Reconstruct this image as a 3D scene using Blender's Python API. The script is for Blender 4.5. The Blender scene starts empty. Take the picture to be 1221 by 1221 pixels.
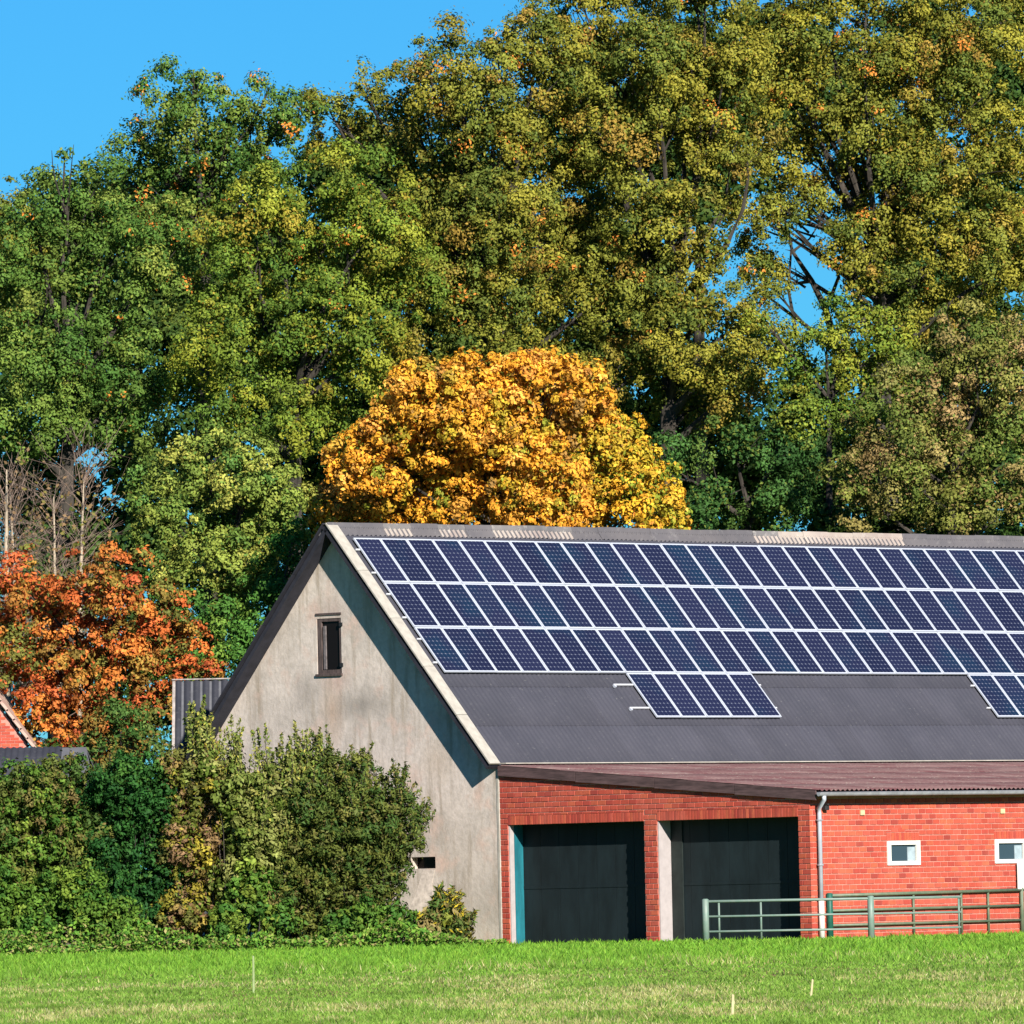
import bpy, bmesh, math, random
import numpy as np
from mathutils import Vector, Matrix, Euler

sc = bpy.context.scene
rad = math.radians
rng = np.random.default_rng(7)
random.seed(7)

# ------------------------------------------------------------------ camera
F_PX = 11236.0            # focal length in pixels of the 1221 px photograph
EYE = 1.0575
PITCH, ROLL = 0.0416, 0.0215
fwd = Vector((0, math.cos(PITCH), math.sin(PITCH)))
up0 = Vector((0, -math.sin(PITCH), math.cos(PITCH)))
rt0 = Vector((1, 0, 0))
cam_r = rt0 * math.cos(ROLL) - up0 * math.sin(ROLL)
cam_u = rt0 * math.sin(ROLL) + up0 * math.cos(ROLL)
cd = bpy.data.cameras.new("camera")
cam = bpy.data.objects.new("camera", cd)
sc.collection.objects.link(cam)
m = Matrix.Identity(4)
for i in range(3):
    m[i][0], m[i][1], m[i][2] = cam_r[i], cam_u[i], -fwd[i]
m[2][3] = EYE
cam.matrix_world = m
cd.sensor_width = 36.0
cd.lens = F_PX / 1221.0 * 36.0
cd.clip_start = 1.0
cd.clip_end = 6000.0
sc.camera = cam

# ------------------------------------------------------------------ sun, sky, exposure
AL = 0.8086                                   # the barn's ridge runs this far round from the image plane
UX, UY = math.cos(AL), math.sin(AL)           # along the ridge
VX, VY = math.sin(AL), -math.cos(AL)          # towards the front of the barn
SUN_AZ, SUN_EL = rad(65.5), rad(25)
hx = -math.cos(SUN_AZ) * UX + math.sin(SUN_AZ) * VX
hy = -math.cos(SUN_AZ) * UY + math.sin(SUN_AZ) * VY
to_sun = Vector((hx * math.cos(SUN_EL), hy * math.cos(SUN_EL), math.sin(SUN_EL))).normalized()
sd = bpy.data.lights.new("sun", 'SUN')
sd.energy = 5.0
sd.angle = rad(0.53)
sd.color = (1.0, 0.955, 0.87)
sun = bpy.data.objects.new("sun", sd)
sun.rotation_euler = to_sun.to_track_quat('Z', 'Y').to_euler()
sc.collection.objects.link(sun)

world = bpy.data.worlds.new("World")
sc.world = world
world.use_nodes = True
wn, wl = world.node_tree.nodes, world.node_tree.links
bg = wn["Background"]
sky = wn.new("ShaderNodeTexSky")
sky.sky_type = 'NISHITA'
sky.sun_disc = False
sky.sun_elevation = SUN_EL
sky.sun_rotation = math.atan2(hx, hy)
sky.altitude = 0
sky.air_density = 1.0
sky.dust_density = 0.0
sky.ozone_density = 9.0
hsv = wn.new("ShaderNodeMix")                 # an even tint: the deep clear autumn blue of the photograph
hsv.data_type = 'RGBA'
hsv.blend_type = 'MULTIPLY'
hsv.inputs[0].default_value = 1.0
hsv.inputs[7].default_value = (0.28, 0.81, 1.0, 1)
wl.new(sky.outputs[0], hsv.inputs[6])
wl.new(hsv.outputs[2], bg.inputs[0])
bg.inputs[1].default_value = 0.055
sc.view_settings.view_transform = 'Standard'
sc.view_settings.look = 'None'
sc.view_settings.exposure = 1.0
sc.view_settings.gamma = 1.0
sc.view_settings.use_curve_mapping = False
sc.render.engine = 'CYCLES'
sc.cycles.max_bounces = 6
sc.cycles.diffuse_bounces = 3
sc.cycles.transmission_bounces = 4
sc.cycles.transparent_max_bounces = 6


def at(px, py, Y):
    """the point at depth Y that stands behind this spot of the 1221 px photograph"""
    d = fwd + cam_r * ((px - 610.5) / F_PX) - cam_u * ((py - 610.5) / F_PX)
    k = Y / d.y
    return Vector((d.x * k, Y, EYE + d.z * k))


# ------------------------------------------------------------------ helpers: objects
def link(o):
    sc.collection.objects.link(o)
    return o


def tag(o, label=None, cat=None, group=None, kind=None):
    if label: o["label"] = label
    if cat: o["category"] = cat
    if group: o["group"] = group
    if kind: o["kind"] = kind
    return o


def thing(name, label, cat, loc=(0, 0, 0), rz=0.0, group=None):
    o = link(bpy.data.objects.new(name, None))
    o.empty_display_size = 0.3
    o.location = loc
    o.rotation_euler = (0, 0, rz)
    return tag(o, label, cat, group)


def obj(name, me, mat=None, parent=None, loc=None, rot=None, label=None):
    o = link(bpy.data.objects.new(name, me))
    if mat is not None and len(me.materials) == 0:
        me.materials.append(mat)
    if parent is not None: o.parent = parent
    if loc is not None: o.location = loc
    if rot is not None: o.rotation_euler = rot
    if label: o["label"] = label
    return o


class MB:
    """collects boxes, quads and tubes into one mesh"""
    def __init__(s):
        s.v, s.f = [], []

    def quad(s, a, b, c, d):
        n = len(s.v)
        s.v += [tuple(a), tuple(b), tuple(c), tuple(d)]
        s.f.append((n, n + 1, n + 2, n + 3))

    def poly(s, pts):
        n = len(s.v)
        s.v += [tuple(p) for p in pts]
        s.f.append(tuple(range(n, n + len(pts))))

    def hexa(s, p):     # p: 8 points, bottom ring then top ring
        n = len(s.v)
        s.v += [tuple(q) for q in p]
        for f in ((3, 2, 1, 0), (4, 5, 6, 7), (0, 1, 5, 4), (1, 2, 6, 5), (2, 3, 7, 6), (3, 0, 4, 7)):
            s.f.append(tuple(n + i for i in f))

    def box(s, x0, x1, y0, y1, z0, z1):
        s.hexa([(x0, y0, z0), (x1, y0, z0), (x1, y1, z0), (x0, y1, z0),
                (x0, y0, z1), (x1, y0, z1), (x1, y1, z1), (x0, y1, z1)])

    def tube(s, pts, rs, n=7, cap=True):
        pts = [Vector(p) for p in pts]
        if not hasattr(rs, '__len__'): rs = [rs] * len(pts)
        base = len(s.v)
        for i, p in enumerate(pts):
            t = (pts[min(i + 1, len(pts) - 1)] - pts[max(i - 1, 0)])
            if t.length < 1e-9: t = Vector((0, 0, 1))
            t.normalize()
            a = t.cross(Vector((0.31, 0.17, 0.93)) if abs(t.z) < 0.9 else Vector((1, 0.1, 0)))
            a.normalize()
            b = t.cross(a)
            for k in range(n):
                w = 2 * math.pi * k / n
                q = p + (a * math.cos(w) + b * math.sin(w)) * rs[i]
                s.v.append(tuple(q))
        for i in range(len(pts) - 1):
            for k in range(n):
                k2 = (k + 1) % n
                s.f.append((base + i * n + k, base + i * n + k2, base + (i + 1) * n + k2, base + (i + 1) * n + k))
        if cap:
            s.f.append(tuple(base + k for k in range(n))[::-1])
            s.f.append(tuple(base + (len(pts) - 1) * n + k for k in range(n)))

    def mesh(s, name, smooth=False):
        me = bpy.data.meshes.new(name)
        me.from_pydata(s.v, [], s.f)
        if smooth:
            me.polygons.foreach_set("use_smooth", [True] * len(me.polygons))
        me.update()
        return me

    def build(s, name, mat, parent=None, loc=None, rot=None, label=None, smooth=False, bevel=0.0):
        me = s.mesh(name, smooth)
        o = obj(name, me, mat, parent, loc, rot, label)
        if bevel > 0:
            bm = bmesh.new(); bm.from_mesh(me)
            bmesh.ops.recalc_face_normals(bm, faces=bm.faces)
            bmesh.ops.bevel(bm, geom=list(bm.edges), offset=bevel, segments=1, affect='EDGES')
            bm.to_mesh(me); bm.free()
        return o


def array_mesh(name, co, n_side, cols=None):
    """faces of n_side corners each straight from arrays, with one colour per face"""
    nv = len(co); nf = nv // n_side
    me = bpy.data.meshes.new(name)
    me.vertices.add(nv)
    me.vertices.foreach_set("co", np.ascontiguousarray(co, dtype=np.float32).ravel())
    me.loops.add(nv)
    me.loops.foreach_set("vertex_index", np.arange(nv, dtype=np.int32))
    me.polygons.add(nf)
    me.polygons.foreach_set("loop_start", np.arange(0, nv, n_side, dtype=np.int32))
    if cols is not None:
        a = me.attributes.new("col", 'FLOAT_COLOR', 'FACE')
        c4 = np.ones((nf, 4), dtype=np.float32); c4[:, :3] = cols
        a.data.foreach_set("color", c4.ravel())
    me.update(calc_edges=True)
    return me


# ------------------------------------------------------------------ helpers: materials
def newmat(name):
    mt = bpy.data.materials.new(name); mt.use_nodes = True
    nt = mt.node_tree
    return mt, nt.nodes, nt.links, nt.nodes["Principled BSDF"]


def plain(name, col, rough=0.6, var=0.15, scale=6.0, metal=0.0, spec=0.3, bump=0.0, stretch=(1, 1, 1), col2=None):
    mt, n, l, b = newmat(name)
    b.inputs["Roughness"].default_value = rough
    b.inputs["Metallic"].default_value = metal
    b.inputs["Specular IOR Level"].default_value = spec
    tc = n.new("ShaderNodeTexCoord")
    mp = n.new("ShaderNodeMapping"); mp.inputs["Scale"].default_value = stretch
    nz = n.new("ShaderNodeTexNoise"); nz.inputs["Scale"].default_value = scale; nz.inputs["Detail"].default_value = 5
    nz.inputs["Roughness"].default_value = 0.65
    l.new(tc.outputs["Object"], mp.inputs[0]); l.new(mp.outputs[0], nz.inputs["Vector"])
    mx = n.new("ShaderNodeMix"); mx.data_type = 'RGBA'
    c2 = col2 or tuple(c * (1 - 2 * var) for c in col)
    c1 = col if col2 else tuple(min(1, c * (1 + var)) for c in col)
    rp = n.new("ShaderNodeMapRange"); rp.inputs[1].default_value = 0.35; rp.inputs[2].default_value = 0.65
    l.new(nz.outputs[0], rp.inputs[0]); l.new(rp.outputs[0], mx.inputs[0])
    mx.inputs[6].default_value = (*c1, 1); mx.inputs[7].default_value = (*c2, 1)
    l.new(mx.outputs[2], b.inputs["Base Color"])
    if bump:
        bp = n.new("ShaderNodeBump"); bp.inputs["Strength"].default_value = bump; bp.inputs["Distance"].default_value = 0.02
        l.new(nz.outputs[0], bp.inputs["Height"]); l.new(bp.outputs[0], b.inputs["Normal"])
    return mt


def leaf_mat(name, trans=0.07, rough=0.6, spec=0.08):
    mt, n, l, b = newmat(name)
    b.inputs["Roughness"].default_value = rough
    b.inputs["Specular IOR Level"].default_value = spec
    at_ = n.new("ShaderNodeAttribute"); at_.attribute_name = "col"
    tr = n.new("ShaderNodeBsdfTranslucent")
    mx = n.new("ShaderNodeMixShader"); mx.inputs[0].default_value = trans
    l.new(at_.outputs["Color"], b.inputs["Base Color"]); l.new(at_.outputs["Color"], tr.inputs["Color"])
    l.new(b.outputs[0], mx.inputs[1]); l.new(tr.outputs[0], mx.inputs[2])
    l.new(mx.outputs[0], n["Material Output"].inputs["Surface"])
    return mt


def N(n, l, typ, **kw):
    nd = n.new(typ)
    for k, v in kw.items():
        setattr(nd, k, v)
    return nd


def ramp(n, l, src, lo, hi):
    r = n.new("ShaderNodeMapRange"); r.inputs[1].default_value = lo; r.inputs[2].default_value = hi
    l.new(src, r.inputs[0]); return r.outputs[0]


def mix(n, l, fac, a, b, mode='MIX'):
    mx = n.new("ShaderNodeMix"); mx.data_type = 'RGBA'; mx.blend_type = mode
    for sock, val in ((0, fac), (6, a), (7, b)):
        if isinstance(val, (int, float)): mx.inputs[sock].default_value = val
        elif isinstance(val, tuple): mx.inputs[sock].default_value = (*val, 1)
        else: l.new(val, mx.inputs[sock])
    return mx.outputs[2]


def noise(n, l, vec, scale, detail=4, rough=0.6):
    nz = n.new("ShaderNodeTexNoise"); nz.inputs["Scale"].default_value = scale
    nz.inputs["Detail"].default_value = detail; nz.inputs["Roughness"].default_value = rough
    l.new(vec, nz.inputs["Vector"]); return nz.outputs[0]


def mapped(n, l, scale=(1, 1, 1), loc=(0, 0, 0), src="Object"):
    tc = n.new("ShaderNodeTexCoord"); mp = n.new("ShaderNodeMapping")
    mp.inputs["Scale"].default_value = scale; mp.inputs["Location"].default_value = loc
    l.new(tc.outputs[src], mp.inputs[0]); return mp.outputs[0]


def render_mat():       # the weathered cement render of the gable
    mt, n, l, b = newmat("weathered_render")
    b.inputs["Roughness"].default_value = 0.9; b.inputs["Specular IOR Level"].default_value = 0.1
    v = mapped(n, l)
    big = noise(n, l, v, 0.55, 6, 0.65)
    streak = noise(n, l, mapped(n, l, (1, 2.6, 0.28), (3, 1, 7)), 1.3, 5, 0.65)
    fine = noise(n, l, mapped(n, l, (1, 1, 1), (9, 4, 2)), 7, 5, 0.7)
    pk = noise(n, l, mapped(n, l, (1, 1, 1), (21, 14, 2)), 1.1, 4, 0.6)
    c = mix(n, l, ramp(n, l, big, 0.44, 0.66), (0.59, 0.50, 0.435), (0.40, 0.345, 0.30))
    c = mix(n, l, ramp(n, l, streak, 0.50, 0.70), c, (0.34, 0.275, 0.215))
    c = mix(n, l, ramp(n, l, pk, 0.54, 0.70), c, (0.57, 0.41, 0.335))
    def stain(c, y, z, ry, rz, col, amt):            # run-off marks with a place of their own on the wall
        mp = mapped(n, l, (0, 1 / ry, 1 / rz), (0, -y / ry, -z / rz))
        ln = n.new("ShaderNodeVectorMath"); ln.operation = 'LENGTH'; l.new(mp, ln.inputs[0])
        ad = n.new("ShaderNodeMath"); ad.operation = 'MULTIPLY_ADD'; ad.inputs[1].default_value = 1.6
        l.new(streak, ad.inputs[0]); l.new(ln.outputs["Value"], ad.inputs[2])
        r = n.new("ShaderNodeMapRange"); r.inputs[1].default_value = 0.75; r.inputs[2].default_value = 1.75
        r.inputs[3].default_value = amt; r.inputs[4].default_value = 0.0
        l.new(ad.outputs[0], r.inputs[0])
        return mix(n, l, r.outputs[0], c, col)
    c = stain(c, 0.30, 6.4, 0.55, 1.3, (0.42, 0.25, 0.15), 0.55)
    c = stain(c, 0.15, 7.2, 0.8, 0.45, (0.46, 0.30, 0.25), 0.6)
    c = stain(c, -0.9, 6.5, 1.3, 0.55, (0.17, 0.15, 0.13), 0.65)
    c = stain(c, 1.3, 6.9, 0.7, 0.6, (0.20, 0.17, 0.15), 0.5)
    c = stain(c, 0.3, 9.1, 0.9, 0.5, (0.33, 0.22, 0.18), 0.5)
    c = stain(c, -3.6, 4.9, 0.8, 0.8, (0.40, 0.28, 0.18), 0.4)
    c = stain(c, -5.2, 1.0, 1.2, 1.6, (0.30, 0.26, 0.21), 0.4)
    f2 = n.new("ShaderNodeMath"); f2.operation = 'MULTIPLY'; f2.inputs[1].default_value = 0.45
    l.new(ramp(n, l, fine, 0.42, 0.72), f2.inputs[0])
    c = mix(n, l, f2.outputs[0], c, (0.3, 0.25, 0.2))
    l.new(c, b.inputs["Base Color"])
    bp = n.new("ShaderNodeBump"); bp.inputs["Strength"].default_value = 0.35; bp.inputs["Distance"].default_value = 0.03
    l.new(fine, bp.inputs["Height"]); l.new(bp.outputs[0], b.inputs["Normal"])
    return mt


def sheet_mat(name, base, dark, light, lich=0.0):
    mt, n, l, b = newmat(name)
    b.inputs["Roughness"].default_value = 0.8; b.inputs["Specular IOR Level"].default_value = 0.2
    oi = n.new("ShaderNodeObjectInfo")
    geo = n.new("ShaderNodeNewGeometry")
    v = geo.outputs["Position"]
    a = noise(n, l, v, 0.7, 5, 0.65)
    f = noise(n, l, v, 6, 5, 0.7)
    c = mix(n, l, ramp(n, l, a, 0.35, 0.65), base, dark)
    c = mix(n, l, ramp(n, l, f, 0.55, 0.8), c, light)
    r = n.new("ShaderNodeMapRange"); r.inputs[3].default_value = 0.93; r.inputs[4].default_value = 1.05
    l.new(oi.outputs["Random"], r.inputs[0])
    cc = n.new("ShaderNodeCombineColor")
    for i in range(3): l.new(r.outputs[0], cc.inputs[i])
    c = mix(n, l, 1.0, c, cc.outputs[0], 'MULTIPLY')
    if lich:
        li = noise(n, l, v, 13, 3, 0.5)
        c = mix(n, l, ramp(n, l, li, 0.68, 0.73), c, lich)
    l.new(c, b.inputs["Base Color"])
    return mt


def brick_mat():
    mt, n, l, b = newmat("red_brick")
    b.inputs["Roughness"].default_value = 0.85; b.inputs["Specular IOR Level"].default_value = 0.15
    a = n.new("ShaderNodeAttribute"); a.attribute_name = "col"
    geo = n.new("ShaderNodeNewGeometry")
    nz = noise(n, l, geo.outputs["Position"], 9, 4, 0.7)
    c = mix(n, l, ramp(n, l, nz, 0.45, 0.85), a.outputs["Color"], (0.25, 0.05, 0.033))
    big = noise(n, l, geo.outputs["Position"], 0.8, 4, 0.6)
    f = n.new("ShaderNodeMath"); f.operation = 'MULTIPLY'; f.inputs[1].default_value = 0.35
    l.new(ramp(n, l, big, 0.5, 0.75), f.inputs[0])
    c = mix(n, l, f.outputs[0], c, (0.47, 0.135, 0.085))
    l.new(c, b.inputs["Base Color"])
    return mt


def panel_mat():
    mt, n, l, b = newmat("solar_cells")
    b.inputs["Roughness"].default_value = 0.18; b.inputs["Specular IOR Level"].default_value = 0.45
    tc = n.new("ShaderNodeTexCoord")
    sp = n.new("ShaderNodeSeparateXYZ"); l.new(tc.outputs["Object"], sp.inputs[0])

    def cell(sock, off, cs):       # distance to the nearest cell border, 0..0.5
        m1 = n.new("ShaderNodeMath"); m1.operation = 'MULTIPLY_ADD'; m1.inputs[1].default_value = 1 / cs; m1.inputs[2].default_value = off
        l.new(sock, m1.inputs[0])
        fr = n.new("ShaderNodeMath"); fr.operation = 'FRACT'; l.new(m1.outputs[0], fr.inputs[0])
        s = n.new("ShaderNodeMath"); s.operation = 'SUBTRACT'; s.inputs[1].default_value = 0.5; l.new(fr.outputs[0], s.inputs[0])
        ab = n.new("ShaderNodeMath"); ab.operation = 'ABSOLUTE'; l.new(s.outputs[0], ab.inputs[0])
        return ab.outputs[0]
    ax = cell(sp.outputs[0], 0.0, 0.151); ay = cell(sp.outputs[1], 0.0, 0.156)
    mxn = n.new("ShaderNodeMath"); mxn.operation = 'MAXIMUM'; l.new(ax, mxn.inputs[0]); l.new(ay, mxn.inputs[1])
    line = ramp(n, l, mxn.outputs[0], 0.455, 0.475)
    ad = n.new("ShaderNodeMath"); ad.operation = 'ADD'; l.new(ax, ad.inputs[0]); l.new(ay, ad.inputs[1])
    corner = ramp(n, l, ad.outputs[0], 0.80, 0.82)          # the clipped corners show the white back sheet
    oi = n.new("ShaderNodeObjectInfo")
    base = mix(n, l, oi.outputs["Random"], (0.009, 0.010, 0.028), (0.014, 0.015, 0.040))
    geo = n.new("ShaderNodeNewGeometry")
    tn = noise(n, l, geo.outputs["Position"], 0.55, 3, 0.5)        # broad teal patches, uneven sky reflection put into the colour
    base = mix(n, l, ramp(n, l, tn, 0.52, 0.70), base, (0.007, 0.019, 0.042))
    c = mix(n, l, line, base, (0.040, 0.046, 0.080))
    c = mix(n, l, corner, c, (0.12, 0.13, 0.17))
    l.new(c, b.inputs["Base Color"])
    return mt


def field_mat():
    mt, n, l, b = newmat("field_turf")
    b.inputs["Roughness"].default_value = 0.95; b.inputs["Specular IOR Level"].default_value = 0.05
    v = mapped(n, l)
    a = noise(n, l, v, 0.25, 6, 0.65)
    f = noise(n, l, v, 3.0, 6, 0.7)
    c = mix(n, l, ramp(n, l, a, 0.4, 0.65), (0.09, 0.19, 0.02), (0.15, 0.19, 0.04))
    c = mix(n, l, ramp(n, l, f, 0.5, 0.75), c, (0.19, 0.15, 0.07))
    l.new(c, b.inputs["Base Color"])
    return mt


def glass_mat(name, col, spec=0.35):
    mt, n, l, b = newmat(name)
    b.inputs["Base Color"].default_value = (*col, 1)
    b.inputs["Roughness"].default_value = 0.15; b.inputs["Specular IOR Level"].default_value = spec
    return mt


M = {}
M['render'] = render_mat()
M['sheet'] = sheet_mat("grey_fibre_cement", (0.052, 0.051, 0.065), (0.043, 0.043, 0.056), (0.066, 0.065, 0.076), (0.085, 0.083, 0.088))
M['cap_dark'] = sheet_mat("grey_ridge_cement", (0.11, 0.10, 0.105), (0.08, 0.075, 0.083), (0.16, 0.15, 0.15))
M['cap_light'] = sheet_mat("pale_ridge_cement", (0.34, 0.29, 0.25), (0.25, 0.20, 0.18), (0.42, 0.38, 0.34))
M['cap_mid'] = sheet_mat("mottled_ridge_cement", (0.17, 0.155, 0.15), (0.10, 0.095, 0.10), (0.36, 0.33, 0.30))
M['verge'] = plain("pale_verge_cement", (0.38, 0.35, 0.30), 0.85, 0.12, 3.5, col2=(0.29, 0.26, 0.22))
M['red_sheet'] = sheet_mat("red_brown_sheet", (0.165, 0.105, 0.10), (0.105, 0.042, 0.045), (0.25, 0.20, 0.165), (0.30, 0.27, 0.23))
M['soffit'] = plain("dark_soffit", (0.022, 0.0215, 0.030), 0.8, 0.15, 4)
M['deck'] = plain("roof_underlay", (0.10, 0.10, 0.11), 0.9, 0.1, 3)
M['barge'] = plain("dark_brown_barge", (0.085, 0.05, 0.05), 0.75, 0.25, 5, stretch=(1, 0.3, 3))
M['mortar'] = plain("mortar", (0.46, 0.20, 0.155), 0.95, 0.12, 8)
M['brick'] = brick_mat()
M['jamb'] = plain("white_jamb_plaster", (0.33, 0.29, 0.285), 0.85, 0.06, 4)
M['teal'] = plain("teal_paint", (0.012, 0.12, 0.15), 0.5, 0.15, 5, stretch=(1, 1, 0.2))
M['door'] = plain("dark_green_door", (0.0075, 0.0135, 0.0155), 0.65, 0.2, 2.5, stretch=(1, 1, 0.3))
M['olive'] = plain("dark_olive_paint", (0.016, 0.022, 0.020), 0.6, 0.15, 3)
M['white'] = plain("white_paint", (0.62, 0.60, 0.55), 0.5, 0.04, 5)
M['cream'] = plain("cream_tile", (0.50, 0.40, 0.23), 0.6, 0.06, 9)
M['glass'] = glass_mat("window_glass", (0.03, 0.05, 0.066))
M['glass_dark'] = glass_mat("dark_glass", (0.008, 0.006, 0.006), 0.08)
M['curtain'] = plain("pale_curtain", (0.27, 0.33, 0.36), 0.8, 0.1, 5)
M['oldwood'] = plain("weathered_wood", (0.085, 0.06, 0.055), 0.85, 0.25, 8, stretch=(1, 1, 0.3))
M['greywood'] = plain("grey_wood", (0.30, 0.26, 0.24), 0.85, 0.2, 8, stretch=(1, 1, 0.3))
M['sash'] = plain("faded_sash", (0.13, 0.11, 0.11), 0.85, 0.2, 8)
M['zinc'] = plain("zinc_gutter", (0.26, 0.26, 0.28), 0.5, 0.12, 4, metal=0.1, spec=0.5)
M['pipe'] = plain("pale_pipe", (0.36, 0.38, 0.43), 0.5, 0.06, 3)
M['black'] = plain("black_metal", (0.02, 0.02, 0.022), 0.5, 0.1, 5)
M['gate_pale'] = plain("mint_galvanised", (0.12, 0.19, 0.15), 0.5, 0.15, 6, spec=0.4, col2=(0.17, 0.21, 0.18))
M['gate_green'] = plain("green_paint_metal", (0.075, 0.115, 0.07), 0.5, 0.2, 6, spec=0.4, col2=(0.13, 0.14, 0.09))
M['post_green'] = plain("dark_green_post", (0.012, 0.085, 0.06), 0.5, 0.15, 6)
M['frame'] = plain("silver_panel_frame", (0.40, 0.42, 0.47), 0.4, 0.03, 5, spec=0.5)
M['cells'] = panel_mat()
M['rail'] = plain("aluminium_rail", (0.5, 0.5, 0.52), 0.4, 0.05, 5, spec=0.5)
M['leaf'] = leaf_mat("leaf")
M['grass'] = leaf_mat("grass_blade", 0.3, 0.6, 0.2)
M['bark'] = plain("bark", (0.045, 0.037, 0.030), 0.95, 0.3, 5, stretch=(1, 1, 0.3))
M['palebark'] = plain("pale_bark", (0.36, 0.29, 0.21), 0.9, 0.2, 6, stretch=(1, 1, 0.3))
M['twig'] = plain("twig", (0.19, 0.135, 0.105), 0.9, 0.2, 6)
M['tile'] = plain("clay_tile", (0.36, 0.20, 0.16), 0.8, 0.2, 3, col2=(0.44, 0.33, 0.27))
M['slate'] = sheet_mat("dark_corrugated", (0.034, 0.035, 0.045), (0.022, 0.023, 0.032), (0.06, 0.06, 0.066))
M['stake'] = plain("pale_wood_stake", (0.22, 0.27, 0.12), 0.8, 0.1, 12)
M['straw'] = plain("straw", (0.42, 0.36, 0.20), 0.8, 0.1, 12)
M['patch'] = plain("flaking_plaster", (0.62, 0.52, 0.45), 0.9, 0.15, 6)

# ------------------------------------------------------------------ the ground
g = MB()
S = 3000
g.quad((-S, -200, 0), (S, -200, 0), (S, S, 0), (-S, S, 0))
tag(g.build("field", field_mat()), kind="structure")

# ------------------------------------------------------------------ the barn
OX, OY = -4.7187, 253.5017
PIT, RH = 0.8395, 11.3682          # roof pitch and ridge height
LEN = 31.0
OVER = 0.476
SE = 8.92                          # slope length ridge to eave
VW, VC = 5.8354, 16.8389           # front wall of the tall part, front wall of the low part
VR = 5.70                          # rear wall
cp, sp_, tp = math.cos(PIT), math.sin(PIT), math.tan(PIT)

barn = thing("barn", "long grey roofed barn with rendered gable and low red brick garage front", "barn", (OX, OY, 0), AL)


def wall_u(mb, u0, u1, cols, ztop):
    """wall slab across v between planes u0 and u1: cols = list of (v0, v1, [(zlo, zhi) openings])"""
    for v0, v1, holes in cols:
        zs = [0.0]
        for a, b in holes: zs += [a, b]
        zs.append(None)
        for i in range(0, len(zs), 2):
            lo, hi = zs[i], zs[i + 1]
            t0 = ztop(v0) if hi is None else hi
            t1 = ztop(v1) if hi is None else hi
            mb.hexa([(u0, -v0, lo), (u1, -v0, lo), (u1, -v1, lo), (u0, -v1, lo),
                     (u0, -v0, t0), (u1, -v0, t0), (u1, -v1, t1), (u0, -v1, t1)])


def gable_top(v): return RH - abs(v) * tp - 0.10


# the rendered gable with its two openings
GW = (-0.83, 0.09, 7.37, 8.86)      # gable window opening v0 v1 z0 z1
LO = (2.55, 3.45, 2.06, 2.37)       # low slot
mb = MB()
wall_u(mb, -0.02, 0.30, [(-VR, GW[0], []), (GW[0], 0.0, [(GW[2], GW[3])]), (0.0, GW[1], [(GW[2], GW[3])]),
                         (GW[1], LO[0], []), (LO[0], LO[1], [(LO[2], LO[3])]), (LO[1], VW, [])], gable_top)
gable = mb.build("gable_wall", M['render'], barn)
mb = MB()
mb.box(0.22, 0.26, -LO[1], -LO[0], LO[2], LO[3])
mb.build("low_window", M['glass_dark'], barn)
mb = MB()                             # flaked plaster below the slot, irregular
pts = [(3.42, 2.02), (3.30, 1.62), (3.36, 1.2), (3.05, 0.95), (2.6, 0.82), (2.35, 0.9), (2.7, 1.4), (2.85, 1.75), (2.98, 2.03)]
mb.poly([(-0.026, -v, z) for v, z in pts])
mb.poly([(-0.021, -v, z) for v, z in pts][::-1])
for i in range(len(pts)):
    (a, b), (c, d) = pts[i], pts[(i + 1) % len(pts)]
    mb.quad((-0.026, -a, b), (-0.026, -c, d), (-0.021, -c, d), (-0.021, -a, b))
mb.build("plaster_patch", M['patch'], barn, label="pale flaking plaster patch below the low slot window")

# gable window: weathered frame, pane, sill, lintel
mb = MB()
v0, v1, z0, z1 = GW
fw = 0.085
mb.box(-0.005, 0.07, -v1, -v0, z1 - fw, z1)
mb.box(-0.005, 0.07, -v1, -v0, z0, z0 + fw * 1.2)
mb.box(-0.005, 0.07, -(v0 + fw * 1.9), -v0, z0 + fw * 1.2, z1 - fw)
mb.box(-0.005, 0.07, -v1, -(v1 - fw), z0 + fw * 1.2, z1 - fw)
gwin = mb.build("window", M['oldwood'], barn, label="narrow dark window with weathered wooden frame high in the gable")
mb = MB(); mb.box(0.045, 0.055, -(v1 - fw), -(v0 + fw * 1.9), z0 + fw * 1.2, z1 - fw)
mb.build("pane", M['glass_dark'], gwin)
mb = MB(); mb.box(0.0, 0.04, -(v0 + 0.31), -(v0 + 0.22), z0 + 0.12, z1 - 0.2)
mb.build("sash_bar", M['sash'], gwin)
mb = MB(); mb.box(-0.07, -0.021, -(v1 + 0.03), -(v0 - 0.04), z0 - 0.07, z0 - 0.002)
mb.build("sill", M['oldwood'], gwin)
mb = MB(); mb.box(-0.045, -0.022, -(v1 + 0.02), -(v0 - 0.02), z1 + 0.085, z1 + 0.145)
mb.build("lintel", M['oldwood'], gwin)
for zz in (z1 - 0.18, z0 + 0.22):
    mb = MB(); mb.box(-0.05, -0.018, -(v1 + 0.06), -(v1 - 0.05), zz - 0.05, zz + 0.05)
    mb.build("hinge", M['black'], gwin)

# walls of the tall part that carry the roof (rear, far gable, front strip above the lean-to)
mb = MB()
mb.box(0.32, LEN, VR - 0.3, VR, 0, gable_top(VR) - 0.05)
mb.build("rear_wall", M['render'], barn)
mb = MB()
wall_u(mb, LEN - 0.3, LEN, [(-VR + 0.32, 0, []), (0, VW, [])], gable_top)
mb.build("far_wall", M['render'], barn)

# roof: an underlay slab on each slope, sheets, ridge caps and verge caps on it


def slope_rot(front): return (PIT, 0, 0) if front else (PIT, 0, math.pi)


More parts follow.
